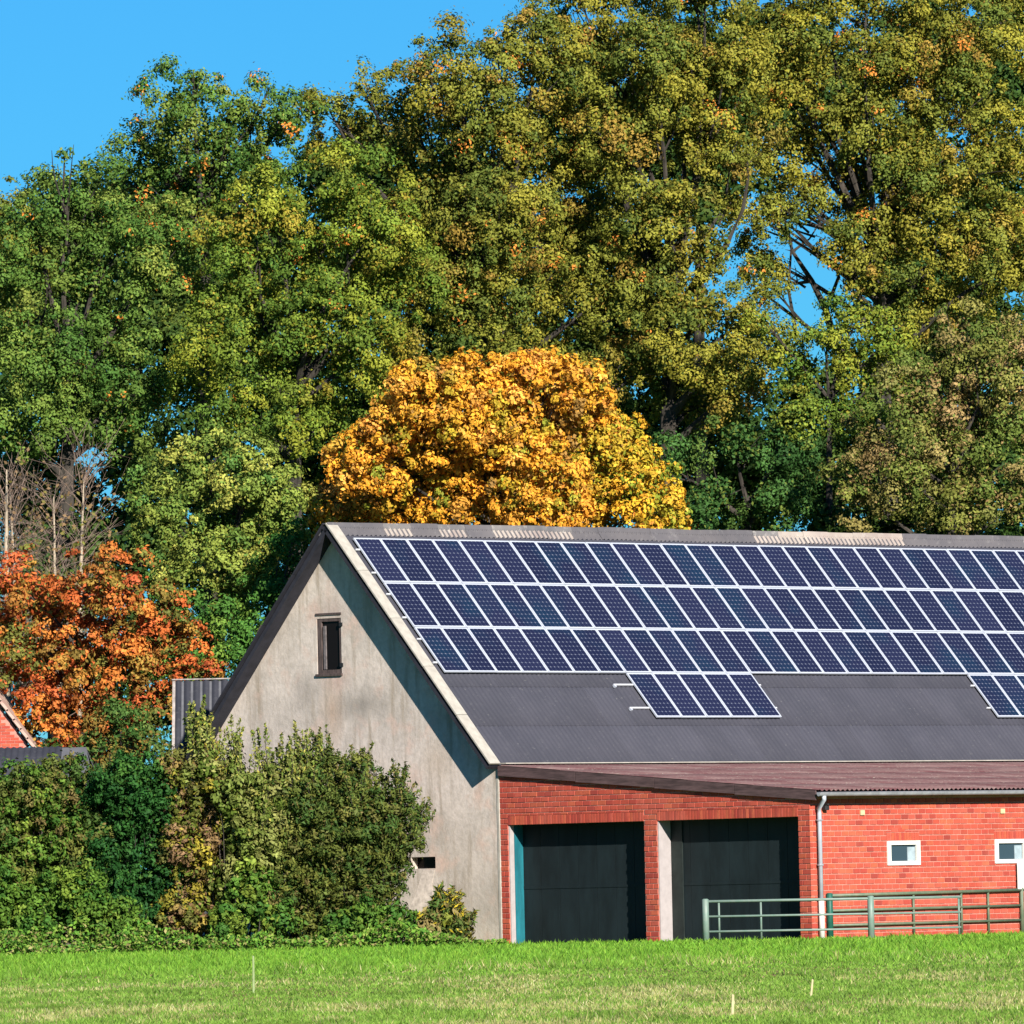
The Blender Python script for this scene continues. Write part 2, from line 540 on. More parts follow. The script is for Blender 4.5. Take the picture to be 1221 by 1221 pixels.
def slope_loc(u, s, n, front=True):
    v = s * cp + n * sp_
    z = RH - s * sp_ + n * cp
    return (u, -v if front else v, z)


mb = MB()
for sg in (1, -1):
    def R(u, s, n): return (u, -sg * (s * cp + n * sp_), RH - s * sp_ + n * cp)
    a0, a1 = -OVER + 0.02, LEN + 0.3
    e = SE - 0.03
    mb.hexa([R(a0, 0.0, -0.16), R(a1, 0.0, -0.16), R(a1, e, -0.16), R(a0, e, -0.16),
             R(a0, 0.0, -0.04), R(a1, 0.0, -0.04), R(a1, e, -0.04), R(a0, e, -0.04)])
roof = mb.build("roof", M['soffit'], barn, label="steep roof of dark grey corrugated sheets with pale verge")


def corr(name, w, L, lam, amp, seg, tilt=0.0, thick=0.012):
    """a corrugated sheet, local x across, y up the slope, z out"""
    n = int(round(w / lam * seg))
    v, f = [], []
    for j, y in enumerate((0.0, L)):
        for i in range(n + 1):
            x = w * i / n
            v.append((x, y, amp * math.sin(2 * math.pi * x / lam) + (tilt if j == 0 else 0)))
    for i in range(n):
        f.append((i, i + 1, n + 2 + i, n + 1 + i))
    b = len(v)                                       # lower lip
    for i in range(n + 1):
        x, y, z = v[i]; v.append((x, y, z - thick))
    for i in range(n):
        f.append((b + i, b + i + 1, i + 1, i))
    me = bpy.data.meshes.new(name); me.from_pydata(v, [], f)
    me.polygons.foreach_set("use_smooth", [True] * n + [False] * n)
    me.update(); return me


LAM = 0.177
SW = LAM * 6
rows = 6
RL = (SE - 0.30) / rows
me_sheet = corr("roof_sheet", SW, RL + 0.12, LAM, 0.012, 4, 0.010)
me_sheet.materials.append(M['sheet'])
ncol = int((LEN + 0.3 + 0.10) / SW) + 1
for r in range(rows):
    for c in range(ncol):
        u = -0.10 + c * SW
        s_low = 0.30 + (r + 1) * RL
        o = obj("roof_sheet", me_sheet, None, roof, slope_loc(u, s_low, 0.004 + random.uniform(0, 0.004)), slope_rot(True))
        o.rotation_euler.z += random.uniform(-0.0015, 0.0015)
me_rear = corr("rear_sheet", LEN + 0.6, SE - 0.1, LAM, 0.024, 4)
obj("rear_sheet", me_rear, M['sheet'], roof, slope_loc(LEN + 0.3, SE, 0.004, False), slope_rot(False))

# ridge caps: a roll with a corrugated wing on each slope; some are pale
CAPW = LAM * 6
caps = {}
for key in ('cap_dark', 'cap_mid', 'cap_light'):
    v, f = [], []
    n = 24
    for i in range(n + 1):
        x = CAPW * i / n
        w = 0.042 * math.sin(2 * math.pi * x / LAM)
        prof = [(0.40, 0.035 + w), (0.15, 0.055 + w), (0.11, 0.075), (0.0, 0.13)]
        ring = []
        for s, nn in prof: ring.append((x, -(s * cp + nn * sp_), -s * sp_ + nn * cp))
        for s, nn in prof[::-1][1:]: ring.append((x, (s * cp + nn * sp_), -s * sp_ + nn * cp))
        v += ring
    k = 7
    for i in range(n):
        for j in range(k - 1):
            f.append((i * k + j, i * k + j + 1, (i + 1) * k + j + 1, (i + 1) * k + j))
    me = bpy.data.meshes.new("ridge_cap"); me.from_pydata(v, [], f)
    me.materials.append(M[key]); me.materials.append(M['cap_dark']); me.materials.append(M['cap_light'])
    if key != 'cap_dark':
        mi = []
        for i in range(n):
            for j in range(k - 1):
                crest = math.sin(2 * math.pi * (i + 0.5) / n * 6) > 0  # pale crests, dark troughs: weathering plus rib light and shade put into the colour
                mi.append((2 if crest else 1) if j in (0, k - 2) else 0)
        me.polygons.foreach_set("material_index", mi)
    me.update()
    caps[key] = me
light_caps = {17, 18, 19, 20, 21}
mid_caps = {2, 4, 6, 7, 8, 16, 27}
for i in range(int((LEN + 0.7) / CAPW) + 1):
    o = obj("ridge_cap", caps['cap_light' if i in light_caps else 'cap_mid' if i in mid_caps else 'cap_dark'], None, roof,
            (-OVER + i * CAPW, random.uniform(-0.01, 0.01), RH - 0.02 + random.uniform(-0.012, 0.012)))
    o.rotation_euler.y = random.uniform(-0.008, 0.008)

# verge caps down both slopes of the near gable
VL = (SE - 0.02) / 5
mb = MB(); mb.box(0, 0.40, 0, VL - 0.015, -0.012, 0.03)
me_v = mb.mesh("verge_cap"); me_v.materials.append(M['verge'])
me_vr = mb.mesh("verge_cap"); me_vr.materials.append(M['soffit'])
for i in range(5):
    o = obj("verge_cap", me_v, None, roof, slope_loc(-OVER - 0.02, (i + 1) * VL, 0.045 - i * 0.0), slope_rot(True))
    o.rotation_euler.x += random.uniform(-0.004, 0.004)
    o = obj("verge_cap", me_vr, None, roof, slope_loc(-OVER + 0.38, (i + 1) * VL, 0.045, False), slope_rot(False))
# white flashing strip where the tall roof meets the lean-to
mb = MB()
mb.box(-0.05, LEN, -(VW + 0.32), -(VW + 0.10), 4.775, 4.80)
mb.build("flashing", M['verge'], roof, label="pale flashing strip along the foot of the grey roof")

# ------------------------------------------------------------------ lean-to
LZ0, LZ1, LV0, LV1 = 4.75, 3.82, 5.86, 17.24
lsl = (LZ0 - LZ1) / (LV1 - LV0)
lang = math.atan(lsl)
LOV = 0.07


def lz(v): return LZ0 - (v - LV0) * lsl


mb = MB()
mb.hexa([(-LOV + 0.03, -LV0, LZ0 - 0.17), (LEN, -LV0, LZ0 - 0.17), (LEN, -LV1 + 0.02, LZ1 - 0.17), (-LOV + 0.03, -LV1 + 0.02, LZ1 - 0.17),
         (-LOV + 0.03, -LV0, LZ0 - 0.05), (LEN, -LV0, LZ0 - 0.05), (LEN, -LV1 + 0.02, LZ1 - 0.05), (-LOV + 0.03, -LV1 + 0.02, LZ1 - 0.05)])
lroof = mb.build("lean_to_roof", M['soffit'], barn, label="shallow red brown corrugated roof over the garages")
lrows = 5
lL = (LV1 - LV0) / math.cos(lang) / lrows
me_ls = corr("roof_sheet", SW, lL + 0.15, LAM, 0.026, 4, 0.014)
me_ls.materials.append(M['red_sheet'])
for r in range(lrows):
    for c in range(int((LEN + LOV) / SW) + 1):
        v = LV0 + (LV1 - LV0) * (r + 1) / lrows
        obj("roof_sheet", me_ls, None, lroof, (-LOV + c * SW, -v, lz(v) - 0.015 + random.uniform(0, 0.005)),
            (lang, 0, random.uniform(-0.001, 0.001)))
nb = 4                                                # barge boards down the lean-to's edge
for i in range(nb):
    va = LV0 + 0.02 + (LV1 - 0.10 - LV0) * i / nb; vb = LV0 + (LV1 - 0.10 - LV0) * (i + 1) / nb
    mb = MB()
    mb.hexa([(-LOV - 0.02, -va, lz(va) - 0.29), (-LOV + 0.026, -va, lz(va) - 0.29), (-LOV + 0.026, -vb, lz(vb) - 0.27), (-LOV - 0.02, -vb, lz(vb) - 0.27),
             (-LOV - 0.02, -va, lz(va) - 0.02), (-LOV + 0.026, -va, lz(va) - 0.02), (-LOV + 0.026, -vb, lz(vb) - 0.02), (-LOV - 0.02, -vb, lz(vb) - 0.02)])
    mb.build("barge_board", M['barge'], lroof)

# brick walls: mortar slab, bricks standing proud of it
BL, BH, BJ = 0.275, 0.1385, 0.022
ZT = 3.1481
D1 = (6.1188, 11.0278); D2 = (11.4928, 16.4388)


def lwall_top(v): return lz(v) - 0.19


mb = MB()
wall_u(mb, 0.02, 0.34, [(VW + 0.002, D1[0], []), (D1[0], D1[1], [(0.0, ZT)]), (D1[1], D2[0], []), (D2[0], D2[1], [(0.0, ZT)]), (D2[1], VC - 0.36, []),
                        (VC - 0.36, VC - 0.01, [])], lwall_top)
gwall = mb.build("brick_wall", M['mortar'], barn, label="red brick end wall of the lean-to with two garage openings")
WZ0, WZ1 = 1.8557, 2.4879
WINS = [(2.9624, 4.2483), (7.2196, 8.5055), (11.48, 12.77), (15.74, 17.03)]
mb = MB()
u = 0.345
ztf = lwall_top(VC) - 0.01
for a, b in WINS + [(LEN, LEN)]:
    mb.box(u, a, -(VC - 0.01), -(VC - 0.34), 0, ztf)
    if b > a:
        mb.box(a, b, -(VC - 0.01), -(VC - 0.34), 0, WZ0)
        mb.box(a, b, -(VC - 0.01), -(VC - 0.34), WZ1, ztf)
    u = b
fwall = mb.build("brick_wall", M['mortar'], barn, label="sunlit red brick front wall with small white windows")

BCOLS = np.array([(0.40, 0.070, 0.043), (0.38, 0.062, 0.039), (0.42, 0.088, 0.046), (0.34, 0.052, 0.037), (0.41, 0.078, 0.052), (0.27, 0.043, 0.033)])
BW = np.array([.28, .24, .18, .13, .12, .05])


def brick_rects(x0, x1, ztop, holes):
    """brick rectangles (x0, x1, z0, z1) in running bond, cut at the openings"""
    out = []
    nrow = int(5.0 / BH)
    for r in range(nrow):
        za, zb = r * BH + 0.006, (r + 1) * BH - BJ + 0.006
        x = x0 - (BL / 2 if r % 2 else 0)
        while x < x1:
            a, b = max(x, x0), min(x + BL - BJ, x1)
            x += BL
            segs = [(a, b)]
            for h0, h1, hz0, hz1 in holes:
                if zb > hz0 and za < hz1:
                    ns = []
                    for s, t in segs:
                        if t <= h0 or s >= h1: ns.append((s, t))
                        else:
                            if s < h0 - 0.03: ns.append((s, h0))
                            if t > h1 + 0.03: ns.append((h1, t))
                    if za < hz0 - 0.03 or zb > hz1 + 0.03:      # part course under or over the opening
                        c0, c1 = max(a, h0), min(b, h1)
                        if c1 - c0 > 0.035:
                            q = (c0, c1, za, hz0 - 0.008) if za < hz0 - 0.03 else (c0, c1, hz1 + 0.004, zb)
                            if zb < ztop((c0 + c1) / 2): out.append(q)
                    segs = ns
            for s, t in segs:
                if t - s > 0.035 and zb < ztop((s + t) / 2): out.append((s, t, za, zb))
    return out


def soldiers(x0, x1, z0, h=0.25):
    n = max(1, int(round((x1 - x0) / 0.10))); w = (x1 - x0) / n
    return [(x0 + i * w + 0.006, x0 + (i + 1) * w - 0.006, z0 + 0.004, z0 + h - 0.01) for i in range(n)]


def brick_block(to_xyz, rect, dep):
    """eight corners of a brick; to_xyz(x, d, z): d metres out of the mortar"""
    a, b, z0, z1 = rect
    e = 0.004
    return [to_xyz(a, 0, z0), to_xyz(b, 0, z0), to_xyz(b, 0, z1), to_xyz(a, 0, z1),
            to_xyz(a + e, dep, z0 + e), to_xyz(b - e, dep, z0 + e), to_xyz(b - e, dep, z1 - e), to_xyz(a + e, dep, z1 - e)]


BF = np.array([(4, 5, 6, 7), (0, 1, 5, 4), (1, 2, 6, 5), (2, 3, 7, 6), (3, 0, 4, 7)])


def brick_stuff(name, rects, to_xyz, parent, base=0.012, single=False):
    vs, cs = [], []
    for rc in rects:
        p = np.array(brick_block(to_xyz, rc, base + random.uniform(0, 0.007)))
        vs.append(p[BF].reshape(-1, 3))
        c = BCOLS[rng.choice(len(BCOLS), p=BW)] * rng.uniform(0.86, 1.12)
        cs.append(np.repeat(c[None], 5, 0))
    if not rects: return None
    o = obj(name, array_mesh(name, np.concatenate(vs), 4, np.concatenate(cs)), M['brick'], parent)
    if not single: o["kind"] = "stuff"
    return o


holes = [(D1[0], D1[1], -1, ZT + 0.24), (D2[0], D2[1], -1, ZT + 0.24)]
rects = brick_rects(VW + 0.01, VC, lambda v: lz(v) - 0.19, holes) + soldiers(D1[0], D1[1], ZT) + soldiers(D2[0], D2[1], ZT)
brick_stuff("bricks", rects, lambda x, d, z: (0.02 - d, -x, z), gwall)
holes = [(a, b, WZ0, WZ1 + 0.22) for a, b in WINS]
rects = brick_rects(0.0, LEN, lambda v: ztf, holes)
for a, b in WINS: rects += soldiers(a, b, WZ1, 0.22)
VENTS = [(1.94, 2.10), (7.48, 7.64)]
# the 300 full bricks that show largest are parts of their own, sharing a few meshes; the rest are joined
full = [i for i, r in enumerate(rects) if abs(r[1] - r[0] - (BL - BJ)) < 1e-4 and 0.25 < r[2] and r[0] < 8.3]
full.sort(key=lambda i: rects[i][0])
own = set(full[:300])
brick_stuff("bricks", [r for i, r in enumerate(rects) if i not in own], lambda x, d, z: (x, -(VC - 0.01 + d), z), fwall)
bm_ = []
for k in range(8):
    p = np.array(brick_block(lambda x, d, z: (x, -d, z), (0, BL - BJ, 0, BH - BJ), 0.012 + 0.001 * k))
    c = BCOLS[[0, 0, 1, 1, 2, 3, 4, 5][k]]
    me = array_mesh("brick", p[BF].reshape(-1, 3), 4, np.repeat(c[None], 5, 0)); me.materials.append(M['brick']); bm_.append(me)
for i in sorted(own):
    r = rects[i]
    obj("brick", bm_[rng.choice(8, p=[.15, .15, .14, .13, .16, .12, .1, .05])], None, fwall, (r[0], -(VC - 0.01), r[2]))
for a, b in VENTS:
    mb = MB(); mb.box(a, b, -(VC + 0.045), -(VC - 0.005), 3.16, 3.29)
    mb.box(a + 0.03, b - 0.03, -(VC + 0.052), -(VC + 0.046), 3.185, 3.265)
    mb.build("wall_vent", M['cream'], barn, bevel=0.004)

# white windows
for a, b in WINS:
    mb = MB(); w = 0.105
    y0, y1 = -(VC + 0.035), -(VC - 0.10)
    mb.box(a, b, y0, y1, WZ1 - w, WZ1); mb.box(a, b, y0, y1, WZ0, WZ0 + w)
    mb.box(a, a + w * 1.35, y0, y1, WZ0 + w, WZ1 - w); mb.box(b - w * 1.35, b, y0, y1, WZ0 + w, WZ1 - w)
    wn_ = mb.build("window", M['white'], barn, label="small white framed window in the brick front")
    mb = MB(); mb.box(a + w * 1.35, b - w * 1.35, -(VC - 0.03), -(VC - 0.04), WZ0 + w, WZ1 - w)
    mb.build("pane", M['glass'], wn_)
    mb = MB(); mb.box(b - w * 1.35 - 0.32, b - w * 1.35 - 0.03, -(VC - 0.012), -(VC - 0.026), WZ0 + w + 0.004, WZ1 - w - 0.06)
    mb.build("blind", M['curtain'], wn_)

# garage doors: set back half a metre, with white jambs
for k, (a, b) in enumerate((D1, D2)):
    mb = MB()
    ya, yb = -a, -b
    # reveals: left jamb white plaster; right jamb and head dark
    if k == 0: mb.box(0.035, 0.20, -(a - 0.0) - 0.03, -a + 0.002, 0, ZT - 0.002)
    else: mb.box(0.035, 0.49, -(a - 0.0) - 0.03, -a + 0.002, 0, ZT - 0.002)
    mb.build("door_jamb", M['jamb'], barn, label="white plastered jamb of the garage opening")
    mb = MB()
    mb.box(0.342, 0.60, -b - 0.25, -b, 0, ZT + 0.2)
    mb.box(0.342, 0.60, -b, -a + 0.25, ZT, ZT + 0.2)
    if k == 1: mb.box(0.342, 0.60, -a + 0.003, -a + 0.25, 0, ZT + 0.2)
    mb.build("door_surround", M['olive'], barn)
    n = 8; w = (b - a + 0.5) / n
    mb = MB(); mb.box(0.57, 0.60, -(b + 0.25), -(a - 0.0), 0.0, ZT + 0.1)
    dr = mb.build("garage_door", M['black'], barn, label=["dark green garage door set back beside a teal post", "dark green garage door behind the pale gate"][k])
    for i in range(n):
        mb = MB()
        q0 = a + i * w; q1 = min(q0 + w - 0.012, b + 0.25)
        mb.box(0.535, 0.569, -q1, -q0, 0.04, ZT + 0.1)
        mb.build("door_panel", M['door'], dr)
    mb = MB()
    mb.box(0.522, 0.534, -b, -a, 1.45, 1.53)
    mb.build("door_rail", M['door'], dr)
mb = MB(); mb.box(0.205, 0.53, -D1[0] - 0.04, -D1[0] + 0.002, 0, ZT - 0.002)
mb.build("door_post", M['teal'], barn, label="teal painted post inside the left garage opening")
mb = MB(); mb.box(0.50, 0.53, -D2[0] - 0.42, -D2[0] - 0.03, 0, ZT - 0.002)
mb.build("door_post", M['olive'], barn)
mb = MB(); mb.box(-0.03, 0.018, -VW - 0.002, -VW + 0.07, 0, 4.44)
mb.build("corner_strip", M['verge'], barn, label="pale mortar strip where render meets brick")

# gutter and downpipe
mb = MB()
pr = []
gv, gz, gr = LV1 + 0.055, 3.745, 0.068
for i in range(9):
    w = math.pi + math.pi * i / 8
    pr.append((gv + gr * math.cos(w), gz + gr * 1.35 * math.sin(w)))
for i in range(8):
    (a, b), (c, d) = pr[i], pr[i + 1]
    mb.quad((-0.14, -a, b), (LEN, -a, b), (LEN, -c, d), (-0.14, -c, d))
    mb.quad((-0.14, -(a * .96 + gv * .04), b + .006), (LEN, -(a * .96 + gv * .04), b + .006), (LEN, -(c * .96 + gv * .04), d + .006), (-0.14, -(c * .96 + gv * .04), d + .006))
mb.poly([(-0.14, -a, b) for a, b in pr])
mb.tube([(-0.14, -(gv + gr), gz), (LEN, -(gv + gr), gz)], 0.012, 6)
gut = mb.build("gutter", M['zinc'], barn)
mb = MB()
pv = VC + 0.11
mb.tube([(0.07, -gv, gz - 0.08), (0.07, -gv, gz - 0.17), (0.22, -(pv + 0.02), gz - 0.40), (0.26, -pv, gz - 0.52), (0.26, -pv, 1.0)], 0.058, 10)
mb.build("downpipe", M['pipe'], barn, smooth=True)
mb = MB(); mb.tube([(0.26, -pv, 1.0), (0.26, -pv, 0.0)], 0.075, 10)
mb.build("pipe_foot", M['white'], barn, smooth=True, label="white lower length of the downpipe")
for zz in (3.05, 1.9, 1.02):
    mb = MB(); mb.tube([(0.26, -pv, zz - 0.02), (0.26, -pv, zz + 0.02)], 0.085, 10)
    mb.box(0.235, 0.285, -pv + 0.07, -VC - 0.002, zz - 0.018, zz + 0.018)
    mb.build("pipe_bracket", M['zinc'], barn)
mb = MB(); mb.box(0.46, 0.60, -(VC + 0.16), -(VC + 0.02), 3.30, 3.42); mb.box(0.5, 0.56, -(VC + 0.2), -(VC + 0.05), 3.43, 3.47)
mb.build("wall_lamp", M['black'], barn, bevel=0.01, label="small black lamp under the eaves beside the downpipe")

# blank white board on the wall, overlapping the second window's corner
t = thing("white_board", "plain white board on the brick wall at the lower corner of the right window", "board",
          (OX + 8.49 * UX + (VC + 0.1) * VX, OY + 8.49 * UY + (VC + 0.1) * VY, 1.17), AL)
mb = MB(); mb.box(-0.48, 0.48, -0.015, 0.015, 0, 0.70)
mb.build("board_face", M['white'], t, bevel=0.004)
mb = MB()
mb.box(-0.40, -0.34, 0.017, 0.085, 0.1, 0.6); mb.box(0.34, 0.40, 0.017, 0.085, 0.1, 0.6)
mb.build("batten", M['greywood'], t)

# ------------------------------------------------------------------ solar panels
DU, DS, UP, SP = 1.01, 1.667, 0.1008, 0.605
arr = thing("solar_array", "rows of dark blue solar panels with white frames on the grey barn roof", "solar panels", (OX, OY, 0), AL)
PW, PL = DU - 0.018, DS - 0.020
FW = 0.044
mb = MB(); mb.box(-PW / 2 + FW, PW / 2 - FW, -PL / 2 + FW, PL / 2 - FW, -0.02, 0.0)
me_p = mb.mesh("solar_panel"); me_p.materials.append(M['cells'])
mb = MB()
mb.box(-PW / 2, PW / 2, -PL / 2, -PL / 2 + FW, -0.038, 0.004); mb.box(-PW / 2, PW / 2, PL / 2 - FW, PL / 2, -0.038, 0.004)
mb.box(-PW / 2, -PW / 2 + FW, -PL / 2 + FW, PL / 2 - FW, -0.038, 0.004); mb.box(PW / 2 - FW, PW / 2, -PL / 2 + FW, PL / 2 - FW, -0.038, 0.004)
me_f = mb.mesh("panel_frame"); me_f.materials.append(M['frame'])
cells_ = [(r, i) for r in range(3) for i in range(29)] + [(3, i) for i in range(7, 12)] + [(3, i) for i in range(21, 26)]
for r, i in cells_:
    u = UP + (i + 0.5) * DU; s = SP + (r + 0.5) * DS
    o = obj("solar_panel", me_p, None, arr, slope_loc(u, s, 0.125), slope_rot(True))
    o.rotation_euler.x += random.uniform(-0.006, 0.006); o.rotation_euler.z += random.uniform(-0.0015, 0.0015)
    obj("panel_frame", me_f, None, o)
for r, a, b in [(0, 0, 29), (1, 0, 29), (2, 0, 29), (3, 7, 12), (3, 21, 26)]:
    for fr in (0.24, 0.76):
        mb = MB()
        ext = 0.75 if (r == 3 and a == 7) else 0.13
        mb.box(UP + a * DU - ext, UP + b * DU + 0.13, -0.022, 0.022, -0.02, 0.02)
        mb.build("mounting_rail", M['rail'], arr, slope_loc(0, SP + (r + fr) * DS, 0.064), slope_rot(True))
        if ext > 0.5:
            mb = MB(); mb.box(UP + a * DU - ext - 0.02, UP + a * DU - ext + 0.05, -0.09, 0.0, -0.035, 0.03)
            mb.build("rail_bracket", M['frame'], arr, slope_loc(0, SP + (r + fr) * DS, 0.064), slope_rot(True))

# ------------------------------------------------------------------ the two metal gates


def gate(name, label, Y0, Y1, x0, x1, tops, uprights, posts, rail_r, mat, postmat, group):
    """px x-range; tops: list of (y at x0, y at x1) of each rail; uprights, posts: (px, radius)"""
    def P(px, k):
        t_ = (px - x0) / (x1 - x0)
        if Y0 is None:                               # along the barn's front wall, a hand's breadth off it
            vg = VC + 0.24; kx = (px - 610.5) / F_PX
            u_ = (kx * (OY + vg * VY) - OX - vg * VX) / (UX - kx * UY)
            Y = OY + u_ * UY + vg * VY
        else:
            Y = Y0 + (Y1 - Y0) * t_
        y = tops[k][0] + (tops[k][1] - tops[k][0]) * t_
        return at(px, y, Y)
    org = P(x0, 0); org.z = 0
    t = thing(name, label, "gate", org, 0, group)
    for k in range(len(tops)):
        mb = MB(); mb.tube([P(x0, k) - org, P((x0 + x1) / 2, k) - org, P(x1, k) - org], rail_r * (1.25 if k == 0 else 1.0), 8)
        mb.build("rail", mat, t, smooth=True)
    for px in uprights:
        a = P(px, 0); b = a.copy(); b.z = 0.06
        off = Vector((0, 0.03, 0))
        mb = MB(); mb.tube([a - org + off, b - org + off], rail_r * 0.95, 8)
        mb.build("upright", mat, t, smooth=True)
    for px, r, pm in posts:
        a = P(px, 0); b = a.copy(); b.z = -0.1; a.z += 0.05
        mb = MB(); mb.tube([b - org, a - org, a - org + Vector((0, 0, 0.02))], [r, r, r * 0.6], 10)
        mb.build("gate_post", pm, t, smooth=True)
    return t


gate("metal_gate", "pale mint metal gate in front of the right garage door and downpipe", 236.5, 237.6, 841, 1146,
     [(1075.0, 1069.3), (1093.0, 1087.5), (1111.0, 1105.5)], [857, 907, 1143], [(841, 0.085, M['gate_pale']), (1038, 0.085, M['gate_pale'])],
     0.028, M['gate_pale'], None, None)
gate("metal_gate", "green metal gate with four rails along the brick wall below the windows", None, None, 988, 1218,
     [(1068.0, 1061.0), (1086.0, 1079.5), (1103.5, 1097.0), (1119.5, 1114.5)], [1089, 1146, 1178], [(989, 0.085, M['post_green']), (1218, 0.055, M['gate_green'])],
     0.036, M['gate_green'], None, None)

# ------------------------------------------------------------------ small buildings on the left
# corrugated shed behind the barn's left corner
tl = at(207, 812, 263.5); trp = at(300, 814, 263.5); bl = at(203, 905, 261.8); br = at(296, 905, 261.8)
shed = thing("corrugated_shed", "shed with steep grey corrugated roof showing behind the left edge of the barn gable", "shed", (tl.x, tl.y, 0))
W = trp.x - tl.x; Lr = (tl - bl).length
ang = math.atan2(tl.z - bl.z, tl.y - bl.y)
mb = MB()
zt = tl.z
mb.box(0.08, W, 0.05, 3.0, 0, zt - 0.25)
mb.box(0.08, W, -1.6, 0.05, 0, bl.z + 0.05)
mb.build("wall", M['greywood'], shed)
mb = MB(); dz = tl.z - bl.z; dy = tl.y - bl.y
mb.hexa([(0, 0, zt - 0.08), (W, 0, zt - 0.08), (W, -dy, zt - dz - 0.08), (0, -dy, zt - dz - 0.08),
         (0, 0, zt - 0.04), (W, 0, zt - 0.04), (W, -dy, zt - dz - 0.04), (0, -dy, zt - dz - 0.04)])
mb.box(0, W, 0.01, 3.1, zt - 0.1, zt - 0.02)
srf = mb.build("roof", M['deck'], shed)
for c in range(3):
    me = corr("roof_sheet", 0.26 * 3, Lr, 0.26, 0.035, 6, 0.0)
    obj("roof_sheet", me, M['slate'], srf, (0.06 + c * 0.78, -dy, zt - dz), (ang, 0, 0))
mb = MB(); mb.hexa([(-0.03, 0.02, zt - 0.10), (0.05, 0.02, zt - 0.10), (0.05, -dy, zt - dz - 0.1), (-0.03, -dy, zt - dz - 0.1),
                    (-0.03, 0.02, zt + 0.05), (0.05, 0.02, zt + 0.05), (0.05, -dy, zt - dz + 0.05), (-0.03, -dy, zt - dz + 0.05)])
mb.build("verge_board", M['greywood'], srf)
mb = MB(); mb.box(-0.05, W, -0.06, 0.09, zt + 0.02, zt + 0.055)
mb.build("ridge_strip", M['greywood'], srf)

# brick house whose gable shows at the left edge
hE = at(42, 897, 270.0); hA = at(0, 839, 270.0)
slope = (hA.z - hE.z) / (hE.x - hA.x)
HW = 4.2
house = thing("brick_house", "orange brick gable house with pale verge tiles at the left edge", "house", (hE.x - HW, 270.0, 0))
ez = hE.z
mb = MB()
for x0, x1 in ((-HW + 0.25, 0), (0, HW - 0.25)):
    mb.hexa([(x0, 0.02, 0), (x1, 0.02, 0), (x1, 0.3, 0), (x0, 0.3, 0),
             (x0, 0.02, ez - 0.1 + slope * (HW - abs(x0))), (x1, 0.02, ez - 0.1 + slope * (HW - abs(x1))), (x1, 0.3, ez - 0.1 + slope * (HW - abs(x1))), (x0, 0.3, ez - 0.1 + slope * (HW - abs(x0)))])
mb.box(HW - 0.55, HW - 0.25, 0.31, 8, 0, ez - 0.05); mb.box(-HW + 0.25, -HW + 0.55, 0.31, 8, 0, ez - 0.05)
hw_ = mb.build("gable_wall", M['mortar'], house)
hb = brick_rects(-0.5, HW - 0.25, lambda x: ez - 0.12 + slope * (HW - abs(x)), [(-9, 9, -1, ez - 1.2)])
nrow2 = []
for r in range(40):
    za = ez - 1.0 + r * 0.085
    x = -0.5 - (0.125 if r % 2 else 0)
    while x < HW:
        a, b = x, x + 0.238
        if za + 0.07 < ez - 0.12 + slope * (HW - abs(b)): nrow2.append((a, b, za, za + 0.072))
        x += 0.25
brick_stuff("bricks", nrow2, lambda x, d, z: (x, 0.02 - d, z), hw_)
mb = MB()
for sg in (1, -1):
    mb.hexa([(sg * (HW + 0.1), -0.1, ez - 0.16), (sg * (HW + 0.1), 8, ez - 0.16), (0, 8, ez - 0.02 + slope * HW), (0, -0.1, ez - 0.02 + slope * HW),
             (sg * (HW + 0.1), -0.1, ez - 0.06), (sg * (HW + 0.1), 8, ez - 0.06), (0, 8, ez + 0.08 + slope * HW), (0, -0.1, ez + 0.08 + slope * HW)])
hr = mb.build("roof", M['tile'], house)
sl = math.atan(slope)
for i in range(18):
    d = 0.1 + i * 0.33
    x = HW + 0.12 - d * math.cos(sl)
    if x < 0.3: break
    z = ez - 0.09 + d * math.sin(sl)
    mb = MB(); mb.box(-0.18, 0.19, -0.045, 0.10, -0.025, 0.055)
    obj("verge_tile", mb.mesh("verge_tile"), M['tile'] if i != 0 else M['barge'], hr, (x, -0.15, z), (0, sl - 0.05, 0))

# low dark roof in front of the house
ra = at(-60, 893, 266.0); rb = at(103, 905, 266.0); rc = at(118, 935, 263.5)
low = thing("low_shed", "low outbuilding with dark grey roof in front of the brick house", "shed", (ra.x, 266.0, 0))
W = rb.x - ra.x; zt = ra.z; dzz = rb.z - rc.z + 0.3
mb = MB(); mb.box(0.1, W - 0.1, -2.3, 2.5, 0, zt - dzz - 0.15)
mb.build("wall", M['oldwood'], low)
mb = MB()
for sg in (-1, 1):
    mb.hexa([(0, 0, zt - 0.1), (W, 0, zt - 0.1), (W + 0.3, sg * 2.5, zt - dzz - 0.1), (0, sg * 2.5, zt - dzz - 0.1),
             (0, 0, zt - 0.03), (W, 0, zt - 0.03), (W + 0.3, sg * 2.5, zt - dzz - 0.03), (0, sg * 2.5, zt - dzz - 0.03)])
lr = mb.build("roof", M['deck'], low)
a_ = math.atan2(dzz, 2.5); L_ = math.hypot(dzz, 2.5)
me = corr("roof_sheet", 1.06, L_, LAM, 0.02, 4); me.materials.append(M['slate'])
for c in range(int(W / 1.06)):
    obj("roof_sheet", me, None, lr, (c * 1.06, -2.5, zt - dzz), (a_, 0, 0))

# ------------------------------------------------------------------ leaves


def unit(a): return a / np.maximum(np.linalg.norm(a, axis=-1, keepdims=True), 1e-9)


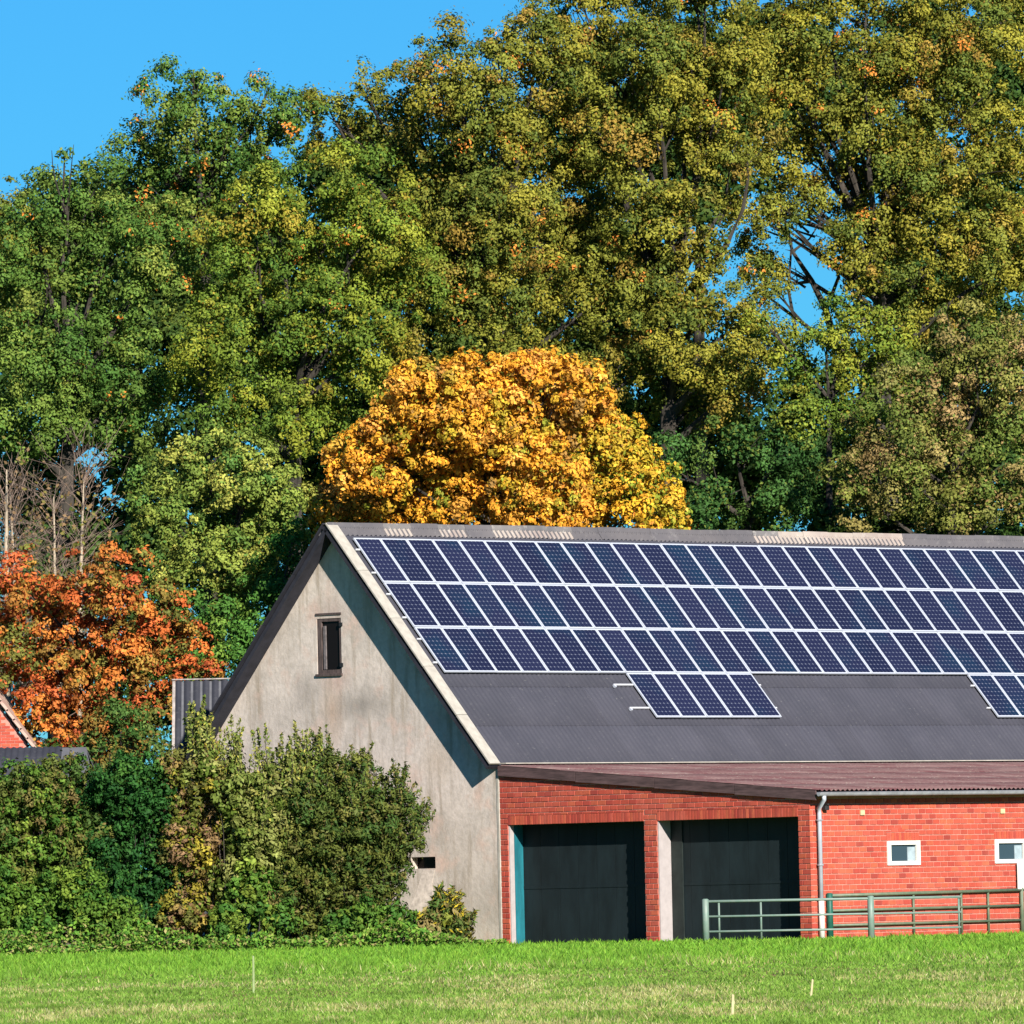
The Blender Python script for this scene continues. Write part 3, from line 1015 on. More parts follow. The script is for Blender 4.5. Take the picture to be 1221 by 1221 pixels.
def leaf_quads(p, nrm, length, width, fold=0.25, along=None):
    n = len(p)
    r = rng.normal(size=(n, 3)) if along is None else along + rng.normal(size=(n, 3)) * 0.35
    t = unit(r - (r * nrm).sum(1, keepdims=True) * nrm)
    b = np.cross(nrm, t)
    L = length[:, None] * 0.5; Wd = width[:, None] * 0.5
    base = p - t * L; tip = p + t * L - nrm * L * 0.25
    lift = nrm * Wd * fold
    mid = p + t * L * 0.1
    q = np.stack([base, mid + b * Wd + lift, tip, mid - b * Wd + lift], 1)
    return q.reshape(-1, 3)


def noise3(p, seed):
    r = np.random.default_rng(seed); g_ = r.random((32, 32, 32))
    i = np.floor(p).astype(int); f = p - i; f = f * f * (3 - 2 * f)
    out = np.zeros(len(p))
    for a in (0, 1):
        for b in (0, 1):
            for c in (0, 1):
                w = (f[:, 0] if a else 1 - f[:, 0]) * (f[:, 1] if b else 1 - f[:, 1]) * (f[:, 2] if c else 1 - f[:, 2])
                out += w * g_[(i[:, 0] + a) % 32, (i[:, 1] + b) % 32, (i[:, 2] + c) % 32]
    return out


def pick(pal, n):
    cols = np.array([c for c, w in pal]); w = np.array([w for c, w in pal], float); w /= w.sum()
    return cols[rng.choice(len(cols), n, p=w)]


def foliage(lobes, pal, leaf=0.115, per=280, rc=(0.32, 0.85), sep=0.56, cand=4.5, back=0.14, core=85, core_leaf=1.4, core_r=0.56, gain=1.4, void=0.40, vfreq=0.62,
            jit=0.2, rare=None, flat=0.62, upw=0.7, fuzz=1.0, aspect=0.6, subs=6):
    """lobes: (center, (rx, ry, rz)[, palette]); leaf clumps thrown like darts over the lobes so that they keep apart, each clump a few sub-clumps"""
    C = np.array([l[0] for l in lobes]); R = np.array([l[1] for l in lobes])
    pals = [(l[2] if len(l) > 2 and l[2] else pal) for l in lobes]
    vseed = int(rng.integers(1e6))
    cc_, dd_, rr_, li_ = [], [], [], []
    P, Nn, Cc, Ls = [], [], [], []
    for li in range(len(C)):
        r = R[li]; area = 4 * math.pi * (np.prod(r) ** (2 / 3))
        n = int(area * cand)
        d = unit(rng.normal(size=(n, 3)))
        keep = (d[:, 1] < 0.25) | (rng.random(n) < back)
        keep &= (d[:, 2] > -0.8) | (rng.random(n) < 0.3)
        d = d[keep]; n = len(d)
        k = rng.uniform(0.82, 1.04, n) + (rng.random(n) < 0.16) * rng.uniform(0.05, 0.24, n) * fuzz
        c = C[li] + d * r * k[:, None]
        ins = np.zeros(n, bool)
        for lj in range(len(C)):
            if lj != li: ins |= (np.linalg.norm((c - C[lj]) / R[lj], axis=1) < 0.74)
        if void: ins |= (noise3(c * np.array([vfreq, vfreq, vfreq * 1.25]) + 40, vseed) < void * rng.uniform(0.85, 1.1, n))
        c, d, k = c[~ins], d[~ins], k[~ins]
        q = rng.uniform(0, 1, len(c)) ** 1.3
        rr = (rc[0] + (rc[1] - rc[0]) * q) * np.where(k > 1.05, 0.6, 1.0)
        cc_.append(c); dd_.append(d); rr_.append(rr); li_.append(np.full(len(c), li))
        if core:
            m2 = int(np.prod(r) * 4.2 * core)
            dv = unit(rng.normal(size=(m2, 3))) * (rng.random((m2, 1)) ** 0.4) * core_r
            P.append(C[li] + dv * r); Nn.append(unit(rng.normal(size=(m2, 3)) + np.array([0, -0.3, 0.5])))
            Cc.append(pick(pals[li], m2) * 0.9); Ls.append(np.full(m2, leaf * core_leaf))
    c = np.concatenate(cc_); d = np.concatenate(dd_); rr = np.concatenate(rr_); lid = np.concatenate(li_)
    order = np.lexsort((rng.random(len(c)), -np.round(rr / rc[1] * 4)))
    acc = np.zeros((len(c), 3)); ar = np.zeros(len(c)); m = 0; sel = []
    for i in order:
        if m:
            dist = ((acc[:m] - c[i]) ** 2).sum(1)
            if (dist < (sep * (ar[:m] + rr[i])) ** 2).any(): continue
        acc[m] = c[i]; ar[m] = rr[i]; m += 1; sel.append(i)
    c, d, rr, lid = c[sel], d[sel], rr[sel], lid[sel]; n = len(c)
    nn = unit(d + np.array([0, 0, upw]) + rng.normal(size=(n, 3)) * 0.25)
    b1 = np.array([pick(pals[l], 1)[0] for l in lid]); b2 = np.array([pick(pals[l], 1)[0] for l in lid])
    nz = noise3(c * 0.6 + 11, vseed + 1)[:, None]
    lo = np.where((b1.sum(1) < b2.sum(1))[:, None], b1, b2); hi_ = np.where((b1.sum(1) < b2.sum(1))[:, None], b2, b1)
    base = (lo + (hi_ - lo) * np.clip((nz - 0.3) / 0.4, 0, 1)) * rng.uniform(0.82, 1.18, (n, 1))
    cnt = np.maximum(6, (per * (rr / np.mean(rc)) ** 2 * rng.uniform(0.75, 1.15, n)).astype(int))
    idx = np.repeat(np.arange(n), cnt); tot = len(idx)
    sub = unit(rng.normal(size=(n, subs, 3))) * rng.uniform(0.35, 0.72, (n, subs, 1))
    k = rng.integers(0, subs, tot)
    dirv = unit(rng.normal(size=(tot, 3)))
    rad_ = rng.random(tot) ** 0.45 * 0.50
    st = rng.random(tot) < 0.22
    rad_[st] *= rng.uniform(1.1, 2.2, st.sum())
    o = sub[idx, k] + dirv * rad_[:, None]
    N_ = nn[idx]
    o = o - N_ * (o * N_).sum(1, keepdims=True) * (1 - flat)
    P.append(c[idx] + o * rr[idx][:, None])
    Nn.append(unit(dirv * 0.75 + o * 0.7 + N_ * 0.4 + rng.normal(size=(tot, 3)) * 0.35))
    col = base[idx] * rng.uniform(0.88, 1.12, (n, subs, 1))[idx, k]
    sw = rng.random(tot) < 0.14
    col[sw] = pick(pal, sw.sum())
    if rare is not None:
        rs = (rng.random((n, subs)) < rare[1])[idx, k] & (rng.random(tot) < 0.6)
        col[rs] = np.array(rare[0])
    Cc.append(col * rng.uniform(1 - jit, 1 + jit, (tot, 1)))
    Ls.append(leaf * rng.uniform(0.7, 1.3, tot))
    P = np.concatenate(P); Nn = np.concatenate(Nn); Cc = np.concatenate(Cc); Ls = np.concatenate(Ls)
    return leaf_quads(P, Nn, Ls, Ls * aspect), np.clip(Cc * gain, 0, 0.85)


def limb(mb, a, b, r0, r1, sag=0.12, n=5, k=6):
    a, b = Vector(a), Vector(b)
    L = (b - a).length
    pts, rs = [], []
    w = Vector(rng.normal(size=3)) * L * 0.05
    for i in range(n + 1):
        t = i / n
        p = a.lerp(b, t) + Vector((0, 0, 1)) * L * sag * (t * t - t) * -1.0 * 0.6 + w * math.sin(math.pi * t)
        pts.append(p); rs.append(r0 + (r1 - r0) * t ** 0.8)
    mb.tube(pts, rs, k)
    return pts


def tree(name, label, cat, base_px, Y, lobes_px, pal, leaf=0.115, branches=(), dy=1.0, trunk_r=0.35, bark='bark', group=None, zs=1.0, **kw):
    """lobes in photograph pixels: (x, y, radius); each gets its own depth"""
    s = F_PX / Y
    lobes = []
    mean = np.mean([[l[0], l[1]] for l in lobes_px], 0)
    spread = max(np.ptp([l[0] for l in lobes_px]) / s, 3.0)
    for l in lobes_px:
        off = rng.uniform(-0.22, 0.22) * spread * dy
        # lobes near the middle of the crown bulge to the front
        edge = min(1.0, abs(l[0] - mean[0]) / s / (spread * 0.5 + 0.1))
        off -= (1 - edge) * 0.16 * spread * dy
        c = at(l[0], l[1], Y); c.y += off
        r = l[2] / s
        an = rng.uniform(0.88, 1.16, 2)
        lobes.append((np.array(c), np.array((r * an[0], r * 1.05, r * 0.94 * zs * an[1])), l[3] if len(l) > 3 else None))
    b = at(base_px, 1100, Y); b.z = 0
    root = thing(name, label, cat, b, 0, group)
    bl_ = np.array(b)
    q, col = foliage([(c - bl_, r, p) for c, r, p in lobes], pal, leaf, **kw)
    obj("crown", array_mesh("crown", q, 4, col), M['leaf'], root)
    mb = MB()
    lobes = [(c, r) for c, r, p in lobes]
    zs_ = [c[2] for c, r in lobes]
    top = min(zs_) * 0.55 + np.mean(zs_) * 0.45
    cx = np.mean([c[0] for c, r in lobes]) - b.x; cy = np.mean([c[1] for c, r in lobes]) - b.y
    t0 = Vector((0, 0, -0.2)); t1 = Vector((cx * 0.55, cy * 0.55, top))
    pts = [t0, t0.lerp(t1, 0.08), t0.lerp(t1, 0.4) + Vector((0.15, 0, 0)), t0.lerp(t1, 0.7) + Vector((-0.1, 0, 0)), t1]
    mb.tube(pts, [trunk_r * 1.5, trunk_r * 1.05, trunk_r * 0.8, trunk_r * 0.55, trunk_r * 0.28], 9)
    for c, r in lobes:
        e = Vector(c - bl_)
        f = max(0.35, min(0.98, (e.z - (Vector((e.x, e.y, 0)) - Vector((t1.x, t1.y, 0))).length * 0.7) / max(top, 1)))
        st = t0.lerp(t1, f)
        limb(mb, st, e, trunk_r * 0.26, 0.025)
        for _ in range(3):
            d = Vector(unit(rng.normal(size=3))) * float(r[0]) * 0.8
            limb(mb, st.lerp(e, rng.uniform(0.55, 0.9)), e + d, trunk_r * 0.085, 0.008, n=4, k=4)
    for br in branches:                                  # (px, py, radius) along one branch
        p = [at(x, y, Y) - b for x, y, r in br]
        mb.tube(p, [r for x, y, r in br], 6)
        for _ in range(4):
            i = rng.integers(0, len(p) - 1); a0 = p[i].lerp(p[i + 1], rng.random())
            d_ = Vector((rng.normal() * 0.8, rng.normal() * 0.4, rng.normal() * 0.5 + 0.4)) * rng.uniform(0.3, 0.8)
            mb.tube([a0, a0 + d_ * 0.5 + Vector((0, 0, 0.05)), a0 + d_], [0.028, 0.018, 0.007], 4, cap=False)
    mb.build("trunk", M[bark], root)
    return root


DG = [((0.034, 0.076, 0.014), 3), ((0.058, 0.105, 0.018), 4), ((0.090, 0.130, 0.022), 3), ((0.12, 0.14, 0.025), 1.2)]
YG = [((0.055, 0.095, 0.014), 3), ((0.095, 0.130, 0.016), 4), ((0.150, 0.160, 0.018), 3), ((0.18, 0.14, 0.018), 0.8)]
OL = [((0.066, 0.086, 0.015), 3), ((0.112, 0.116, 0.017), 4), ((0.162, 0.146, 0.019), 3.5), ((0.18, 0.115, 0.022), 1)]
OLY = OL + [((0.165, 0.150, 0.018), 3)]
TAN = [((0.155, 0.120, 0.040), 3), ((0.19, 0.125, 0.050), 2), ((0.12, 0.125, 0.025), 4), ((0.07, 0.095, 0.018), 4)]
GOLD = [((0.50, 0.215, 0.020), 5), ((0.45, 0.215, 0.02), 4), ((0.52, 0.26, 0.045), 2), ((0.32, 0.22, 0.02), 2), ((0.15, 0.16, 0.018), 1.2), ((0.42, 0.17, 0.03), 1.2), ((0.22, 0.12, 0.03), 1)]
GOLG = [((0.44, 0.25, 0.02), 3), ((0.26, 0.22, 0.02), 3), ((0.14, 0.17, 0.018), 3), ((0.48, 0.23, 0.022), 2)]
ORG = [((0.36, 0.082, 0.022), 4.5), ((0.40, 0.13, 0.026), 3), ((0.27, 0.060, 0.022), 2.5), ((0.24, 0.13, 0.025), 2.5), ((0.09, 0.095, 0.020), 4.5)]
LM = [((0.070, 0.112, 0.020), 3), ((0.115, 0.140, 0.024), 4), ((0.18, 0.18, 0.035), 2), ((0.045, 0.09, 0.018), 2)]

FG = "tall trees of the wood behind the barn"
rare_o = ((0.40, 0.14, 0.025), 0.022)
tree("oak_tree", "green oak at the far left with dense rounded crown below the sky", "tree", 80, 300,
     [(20, 330, 68), (85, 245, 64), (100, 330, 72), (40, 420, 66), (140, 410, 64), (60, 500, 54), (150, 500, 50), (175, 320, 56), (105, 205, 34), (10, 520, 46), (95, 460, 50), (185, 460, 40),
      (45, 275, 48), (130, 275, 45), (80, 188, 20)],
     DG, group=FG, trunk_r=0.5, rare=rare_o)
tree("oak_tree", "olive brown tree peeping out at the far left behind the green oak", "tree", -10, 316,
     [(0, 262, 42), (15, 300, 50), (-40, 280, 55)], OL, group=FG, trunk_r=0.4)
tree("oak_tree", "dark green oak with ragged peaks against the sky, second crown from the left", "tree", 250, 306,
     [(220, 135, 48), (285, 145, 48), (185, 200, 48), (250, 225, 64), (335, 155, 50), (215, 300, 55), (165, 172, 24), (232, 98, 20), (352, 118, 22), (275, 310, 52), (262, 170, 50), (318, 215, 50), (322, 105, 16),
      (205, 255, 46), (150, 215, 30)],
     DG, group=FG, trunk_r=0.5, rare=((0.40, 0.14, 0.025), 0.05))
tree("oak_tree", "yellow green oak left of centre, directly above the mid green tree", "tree", 360, 298,
     [(330, 255, 64), (415, 240, 66), (300, 345, 62), (385, 345, 70), (468, 330, 58), (330, 435, 60), (420, 430, 58), (260, 410, 46), (285, 500, 38), (395, 500, 46), (225, 465, 34), (350, 510, 36),
      (370, 295, 56), (450, 275, 46), (285, 290, 40), (450, 395, 46), (375, 400, 50), (310, 400, 44)],
     YG, group=FG, trunk_r=0.5, rare=rare_o)
tree("oak_tree", "broad olive oak above the golden tree with crown reaching the sky", "tree", 590, 304,
     [(428, 152, 52), (490, 130, 58), (560, 115, 60), (535, 215, 70), (625, 175, 70), (595, 275, 70), (675, 265, 66), (545, 345, 62), (645, 360, 66), (722, 355, 58), (700, 445, 54),
      (640, 80, 56), (490, 415, 46), (765, 440, 44), (600, 425, 52), (388, 122, 24), (535, 60, 24), (430, 106, 16), (480, 190, 56), (585, 165, 50), (680, 200, 50), (500, 285, 50), (600, 345, 50),
      (510, 78, 18), (590, 62, 22), (655, 415, 46), (740, 300, 46)],
     OL, group=FG, trunk_r=0.6, rare=rare_o)
tree("oak_tree", "tallest olive tree right of centre with crown running out of the top of the picture", "tree", 800, 304,
     [(720, 60, 74), (810, 60, 76), (755, 155, 74), (838, 165, 68), (862, 85, 62), (790, 255, 70), (845, 300, 50), (840, 375, 58), (790, 360, 54), (862, 435, 46), (720, -20, 70),
      (840, -20, 70), (830, 480, 45), (665, 30, 38), (690, -5, 34), (872, 240, 36), (880, 390, 40), (905, 420, 34), (780, 100, 60), (715, 130, 50), (890, 180, 34), (865, 480, 36), (800, 430, 44)],
     OL, group=FG, trunk_r=0.6, rare=rare_o)
tree("oak_tree", "wide yellowish oak at upper right, above and right of the sky gap with bare branches", "tree", 1085, 309,
     [(955, 85, 70), (1050, 90, 74), (960, 165, 64), (1075, 180, 72), (1150, 70, 74), (1185, 180, 70), (1020, 215, 50), (1070, 285, 66), (1145, 290, 70), (1212, 320, 60), (1110, 365, 52),
      (1030, 0, 45), (1200, -10, 70), (925, 30, 50), (1040, 335, 40), (940, 205, 38), (915, 245, 20), (965, 255, 24), (1005, 300, 34), (985, 5, 40), (930, -25, 45), (1010, 140, 50), (1120, 130, 50),
      (1115, 235, 50), (1205, 250, 50), (1090, 30, 46), (906, 306, 34), (906, 352, 32), (922, 268, 20), (1014, 350, 26), (902, 262, 26), (1006, 318, 24), (930, 235, 20)],
     OLY, group=FG, trunk_r=0.55, rare=rare_o,
     branches=[[(998, 420, 0.16), (985, 370, 0.12), (968, 335, 0.09), (945, 300, 0.06), (935, 262, 0.03)], [(968, 335, 0.07), (950, 338, 0.05), (925, 332, 0.03)],
               [(985, 370, 0.08), (1000, 330, 0.06), (990, 290, 0.03)], [(950, 400, 0.07), (940, 345, 0.05), (944, 290, 0.035), (930, 240, 0.02)], [(945, 300, 0.05), (965, 285, 0.03), (980, 262, 0.015)]])
tree("young_oak", "yellow green tree below the patch of sky on the right", "tree", 1000, 299,
     [(1010, 425, 44), (955, 435, 38), (1060, 405, 38), (1020, 495, 44), (962, 490, 34), (1020, 375, 20), (985, 408, 24), (930, 408, 26), (1045, 455, 36), (1002, 380, 20), (910, 385, 22)], YG, trunk_r=0.25)
tree("oak_tree", "tan and brown leaved oak at the right edge above the barn roof", "tree", 1150, 294,
     [(1150, 425, 48), (1090, 485, 50), (1180, 495, 58), (1075, 565, 54), (1155, 580, 62), (1215, 420, 46), (1020, 585, 44), (1212, 600, 50), (1145, 385, 26), (1130, 520, 46), (1110, 440, 34), (1045, 525, 34),
      (1190, 450, 44)], TAN, trunk_r=0.4)
tree("dark_tree", "dark green shaded tree between the golden tree and the tan oak", "tree", 900, 300,
     [(880, 530, 44), (935, 520, 38), (850, 590, 44), (920, 600, 52), (985, 600, 42), (800, 560, 36), (960, 560, 34), (815, 610, 38)],
     [((0.022, 0.058, 0.014), 3), ((0.035, 0.080, 0.018), 4), ((0.085, 0.110, 0.02), 2)], trunk_r=0.35)
tree("golden_tree", "round golden yellow tree rising right behind the barn ridge", "tree", 600, 277,
     [(595, 500, 66), (525, 500, 62), (668, 500, 62), (448, 560, 56), (545, 590, 66), (645, 590, 68), (725, 560, 54, GOLG), (772, 605, 44, GOLG), (412, 600, 40), (500, 470, 38), (560, 464, 34), (620, 462, 34),
      (690, 475, 36), (738, 520, 36, GOLG), (700, 600, 50, GOLG), (480, 520, 44), (400, 625, 30), (790, 630, 32, GOLG), (475, 600, 50), (595, 560, 60), (524, 464, 30), (660, 456, 34), (490, 490, 32), (450, 532, 36), (472, 512, 34), (768, 562, 36, GOLG), (545, 454, 24), (635, 452, 24), (600, 452, 26)],
     GOLD, 0.135, trunk_r=0.3, rc=(0.2, 0.46), cand=9, per=95, core_r=0.75, sep=0.5, gain=1.35, void=0.30, vfreq=1.3, fuzz=0.6, jit=0.24, upw=0.3)
tree("lime_tree", "mid green yellowish tree left of the barn ridge between orange and golden trees", "tree", 270, 285,
     [(240, 570, 54), (300, 585, 50), (200, 615, 42), (270, 655, 56), (326, 648, 40), (220, 690, 42), (290, 715, 40), (262, 532, 28), (185, 570, 26), (335, 590, 30), (300, 540, 24)], LM, trunk_r=0.3, rc=(0.28, 0.65), cand=6, per=240, gain=1.65, void=0.30)
tree("dark_tree", "dark green tree low beside the left slope of the barn roof", "tree", 300, 281,
     [(330, 720, 44), (290, 780, 44), (250, 750, 40), (352, 670, 34), (300, 820, 40), (350, 640, 20), (225, 800, 36), (210, 740, 34)],
     [((0.022, 0.070, 0.012), 3), ((0.045, 0.11, 0.018), 3), ((0.08, 0.135, 0.02), 1)], trunk_r=0.25, rc=(0.35, 0.7), cand=4)
tree("maple_tree", "orange red tree at the left above the dark shed roof", "tree", 110, 275,
     [(60, 715, 58), (140, 710, 56), (25, 785, 56), (110, 790, 60), (185, 750, 46), (225, 795, 32), (178, 830, 40), (60, 850, 46), (125, 860, 44), (20, 700, 36), (212, 755, 34), (242, 802, 20), (75, 770, 50),
      (150, 780, 46), (10, 740, 40)],
     ORG, 0.13, trunk_r=0.3, rc=(0.28, 0.62), cand=6, per=150, sep=0.55, flat=0.42, upw=1.1, jit=0.25, gain=1.3, void=0.34, vfreq=0.8)
tree("dark_shrub", "dark leafy undergrowth below the orange tree, behind the ivy column", "shrub", 150, 272,
     [(100, 930, 45), (150, 920, 45), (195, 930, 40), (120, 1000, 50), (180, 1000, 45), (100, 1070, 50), (170, 1070, 50), (60, 900, 35), (215, 890, 25), (180, 885, 36), (145, 872, 34), (110, 890, 34)],
     [((0.03, 0.070, 0.014), 3), ((0.06, 0.09, 0.02), 2), ((0.14, 0.09, 0.02), 1)], trunk_r=0.12, core=70)
# the row behind closes the wood
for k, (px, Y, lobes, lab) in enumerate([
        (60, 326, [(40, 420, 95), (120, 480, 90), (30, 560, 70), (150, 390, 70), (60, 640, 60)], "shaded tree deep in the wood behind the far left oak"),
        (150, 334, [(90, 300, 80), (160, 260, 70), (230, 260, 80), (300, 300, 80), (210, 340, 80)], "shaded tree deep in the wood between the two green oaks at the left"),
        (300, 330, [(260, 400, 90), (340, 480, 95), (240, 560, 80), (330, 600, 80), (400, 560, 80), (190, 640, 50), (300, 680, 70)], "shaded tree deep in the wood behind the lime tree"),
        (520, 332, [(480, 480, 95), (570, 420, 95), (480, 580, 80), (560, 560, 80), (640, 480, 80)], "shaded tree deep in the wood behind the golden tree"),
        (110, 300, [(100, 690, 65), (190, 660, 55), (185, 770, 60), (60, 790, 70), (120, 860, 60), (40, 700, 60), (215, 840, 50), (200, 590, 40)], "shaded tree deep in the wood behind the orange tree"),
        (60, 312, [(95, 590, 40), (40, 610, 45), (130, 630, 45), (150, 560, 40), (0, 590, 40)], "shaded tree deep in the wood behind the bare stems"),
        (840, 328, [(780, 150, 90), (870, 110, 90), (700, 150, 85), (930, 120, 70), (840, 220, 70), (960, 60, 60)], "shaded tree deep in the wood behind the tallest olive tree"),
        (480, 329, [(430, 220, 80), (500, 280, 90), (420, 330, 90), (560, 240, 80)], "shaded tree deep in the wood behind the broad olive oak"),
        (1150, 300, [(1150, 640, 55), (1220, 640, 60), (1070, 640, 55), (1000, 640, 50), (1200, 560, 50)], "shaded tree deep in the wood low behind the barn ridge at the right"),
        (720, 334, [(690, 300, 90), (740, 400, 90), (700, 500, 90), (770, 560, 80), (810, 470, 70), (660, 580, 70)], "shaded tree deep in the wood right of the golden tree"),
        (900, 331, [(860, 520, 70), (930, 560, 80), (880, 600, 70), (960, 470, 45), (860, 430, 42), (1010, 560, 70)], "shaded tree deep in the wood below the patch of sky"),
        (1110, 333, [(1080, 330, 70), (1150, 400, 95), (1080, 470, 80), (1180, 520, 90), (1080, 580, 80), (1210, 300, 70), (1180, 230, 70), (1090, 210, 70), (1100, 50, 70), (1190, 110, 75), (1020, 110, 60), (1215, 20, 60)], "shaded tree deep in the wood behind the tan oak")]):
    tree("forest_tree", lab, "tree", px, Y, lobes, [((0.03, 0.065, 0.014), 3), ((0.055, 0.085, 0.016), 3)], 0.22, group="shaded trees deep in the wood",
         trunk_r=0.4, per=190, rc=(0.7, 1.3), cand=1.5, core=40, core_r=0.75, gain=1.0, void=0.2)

# thin bare stems above the orange tree
for k, (px, top, lean, lab) in enumerate([(4, 560, 4, "thick pale bare stem at the left edge above the orange tree"),
                                          (38, 585, -26, "pale bare stem leaning left above the orange tree"),
                                          (72, 592, -8, "slender bare stem with brown twigs above the orange tree"),
                                          (82, 565, 18, "bare stem leaning right next to the gap of sky")]):
    b = at(px, 1100, 281 + k * 0.8); b.z = 0
    r = thing("bare_tree", lab, "bare tree", b, 0, "bare stems above the orange tree")
    tp_ = at(px + lean, top, b.y) - b
    mb = MB()
    st = [Vector((0, 0, -0.1)), tp_ * 0.5 + Vector((0.1, 0, 0)), tp_ * 0.8, tp_]
    mb.tube(st, [0.16, 0.10, 0.075, 0.02] if k == 0 else [0.12, 0.075, 0.055, 0.015], 7)
    mb.build("trunk", M['palebark'], r)
    mb = MB()
    for j in range(85):
        t = rng.uniform(0.5, 1.0)
        a = st[1].lerp(st[2], (t - 0.5) / 0.3) if t < 0.8 else st[2].lerp(st[3], (t - 0.8) / 0.2)
        d = Vector((rng.normal() * 0.9, rng.normal() * 0.5, abs(rng.normal()) * 0.9 + 0.2)); d.normalize()
        L = rng.uniform(0.7, 1.8)
        e = a + d * L
        mb.tube([a, a.lerp(e, 0.5) + Vector((0, 0, 0.06)), e], [0.014, 0.009, 0.004], 4, cap=False)
        for _ in range(4):
            a2 = a.lerp(e, rng.uniform(0.4, 1)); d2 = d + Vector(rng.normal(size=3) * 0.7)
            e2 = a2 + d2 * rng.uniform(0.25, 0.6)
            mb.tube([a2, e2], [0.006, 0.003], 3, cap=False)
    mb.build("twigs", M['twig'], r)
    n = 260
    P = np.array([list(st[1].lerp(st[3], rng.uniform(0.2, 1.0))) for _ in range(n)]) + rng.normal(size=(n, 3)) * np.array([0.8, 0.6, 0.6])
    q = leaf_quads(P, unit(rng.normal(size=(n, 3)) + [0, -.5, .4]), np.full(n, 0.16), np.full(n, 0.1))
    obj("leaves", array_mesh("leaves", q, 4, pick([((0.19, 0.12, 0.06), 3), ((0.14, 0.12, 0.03), 2)], n)), M['leaf'], r)

# ------------------------------------------------------------------ shrubs before the gable


def shrub(name, label, lobes_px, Y, pal, leaf=0.11, shoots=0, shoot_len=(0.5, 1.2), shoot_pal=None, spread=0.35, shoot_z=1.0, long=1.0, aspect=0.55, **kw):
    s = F_PX / Y
    cx = np.mean([l[0] for l in lobes_px])
    b = at(cx, 1120, Y); b.z = 0; bl_ = np.array(b)
    root = thing(name, label, "shrub", b)
    lobes = []
    for l in lobes_px:
        c = at(l[0], l[1], Y + rng.uniform(-0.5, 0.5)); r = l[2] / s
        lobes.append((np.array(c) - bl_, np.array((r, r * 0.9, r))))
    opts = dict(per=85, rc=(0.16, 0.36), cand=16, sep=0.52, back=0.35, core=420, core_leaf=1.5, core_r=0.78, gain=0.95, void=0.24, vfreq=2.0, flat=0.75, upw=0.4)
    opts.update(kw)
    q, col = foliage(lobes, pal, leaf, aspect=aspect, **opts)
    mb = MB()
    Q, CC = [q], [col]
    for _ in range(shoots):
        c, r = lobes[rng.integers(len(lobes))]
        d = unit(np.array([rng.normal() * 0.7, rng.normal() * 0.6 - 0.15, abs(rng.normal()) * 0.9 + 0.25]))
        a = c + d * r * 0.7
        dirv = unit(d * np.array([1, 1, 0.6]) * spread * 2.0 + np.array([rng.normal() * 0.12, 0, shoot_z]))
        L = rng.uniform(*shoot_len)
        e = a + dirv * L
        mb.tube([a, (a + e) / 2 + rng.normal(size=3) * 0.03, e], [0.012, 0.008, 0.003], 4, cap=False)
        n = int(L * 60)
        t = rng.random(n) ** 0.9
        P = a + (e - a) * t[:, None] + rng.normal(size=(n, 3)) * (0.085 * (1.15 - t))[:, None]
        al = dirv[None] * 0.8 + rng.normal(size=(n, 3)) * 0.6
        nr = unit(rng.normal(size=(n, 3)) + np.array([0, -0.5, 0.4]))
        ls = leaf * long * rng.uniform(0.7, 1.25, n)
        Q.append(leaf_quads(P, nr, ls, ls * aspect * 0.8, along=al)); CC.append(pick(shoot_pal or pal, n) * 1.0 * rng.uniform(0.8, 1.2, (n, 1)))
    q = np.concatenate(Q); col = np.concatenate(CC)
    for c, r in lobes:
        for _ in range(2):
            limb(mb, Vector((c[0] * 0.8 + rng.normal() * 0.15, rng.normal() * 0.1, 0)), Vector(c + rng.normal(size=3) * r * 0.4), 0.022, 0.006, n=3, k=5)
    obj("foliage", array_mesh("foliage", q, 4, np.clip(col, 0, 1)), M['leaf'], root)
    mb.build("stems", M['bark'], root)
    return root


OLV = [((0.085, 0.105, 0.022), 3), ((0.13, 0.125, 0.03), 3), ((0.16, 0.12, 0.04), 1.5), ((0.05, 0.09, 0.018), 2)]
GRN = [((0.045, 0.115, 0.018), 3), ((0.08, 0.15, 0.02), 3), ((0.13, 0.19, 0.025), 1)]
IVY = [((0.016, 0.062, 0.013), 4), ((0.026, 0.085, 0.016), 3), ((0.05, 0.12, 0.02), 1)]
YEL = [((0.20, 0.17, 0.025), 3), ((0.30, 0.24, 0.03), 2), ((0.20, 0.12, 0.06), 3), ((0.10, 0.13, 0.02), 3), ((0.17, 0.10, 0.05), 2)]
LGT = [((0.15, 0.18, 0.04), 3), ((0.21, 0.21, 0.06), 3), ((0.09, 0.13, 0.02), 2), ((0.30, 0.27, 0.05), 1)]
WIL = [((0.075, 0.10, 0.020), 3), ((0.115, 0.125, 0.024), 3), ((0.045, 0.085, 0.018), 3), ((0.15, 0.12, 0.04), 1)]
shrub("shrub", "olive hedge shrub at the far left under the dark shed roof", [(15, 955, 46), (75, 948, 44), (30, 1030, 55), (95, 1020, 50), (55, 950, 40), (-20, 1000, 60), (112, 975, 40), (60, 1075, 50), (5, 1085, 45), (125, 930, 26), (110, 1060, 40)], 249.0, OLV + GRN, shoots=50,
      shoot_len=(0.25, 0.7), shoot_pal=OLV)
shrub("shrub", "bright green undergrowth shrub at the far left foot of the hedge", [(20, 1085, 34), (70, 1075, 36), (110, 1090, 30), (-10, 1060, 36), (45, 1105, 24), (140, 1098, 26), (165, 1108, 20), (95, 1065, 28)], 247.2, GRN, 0.12, shoots=20, shoot_len=(0.2, 0.4))
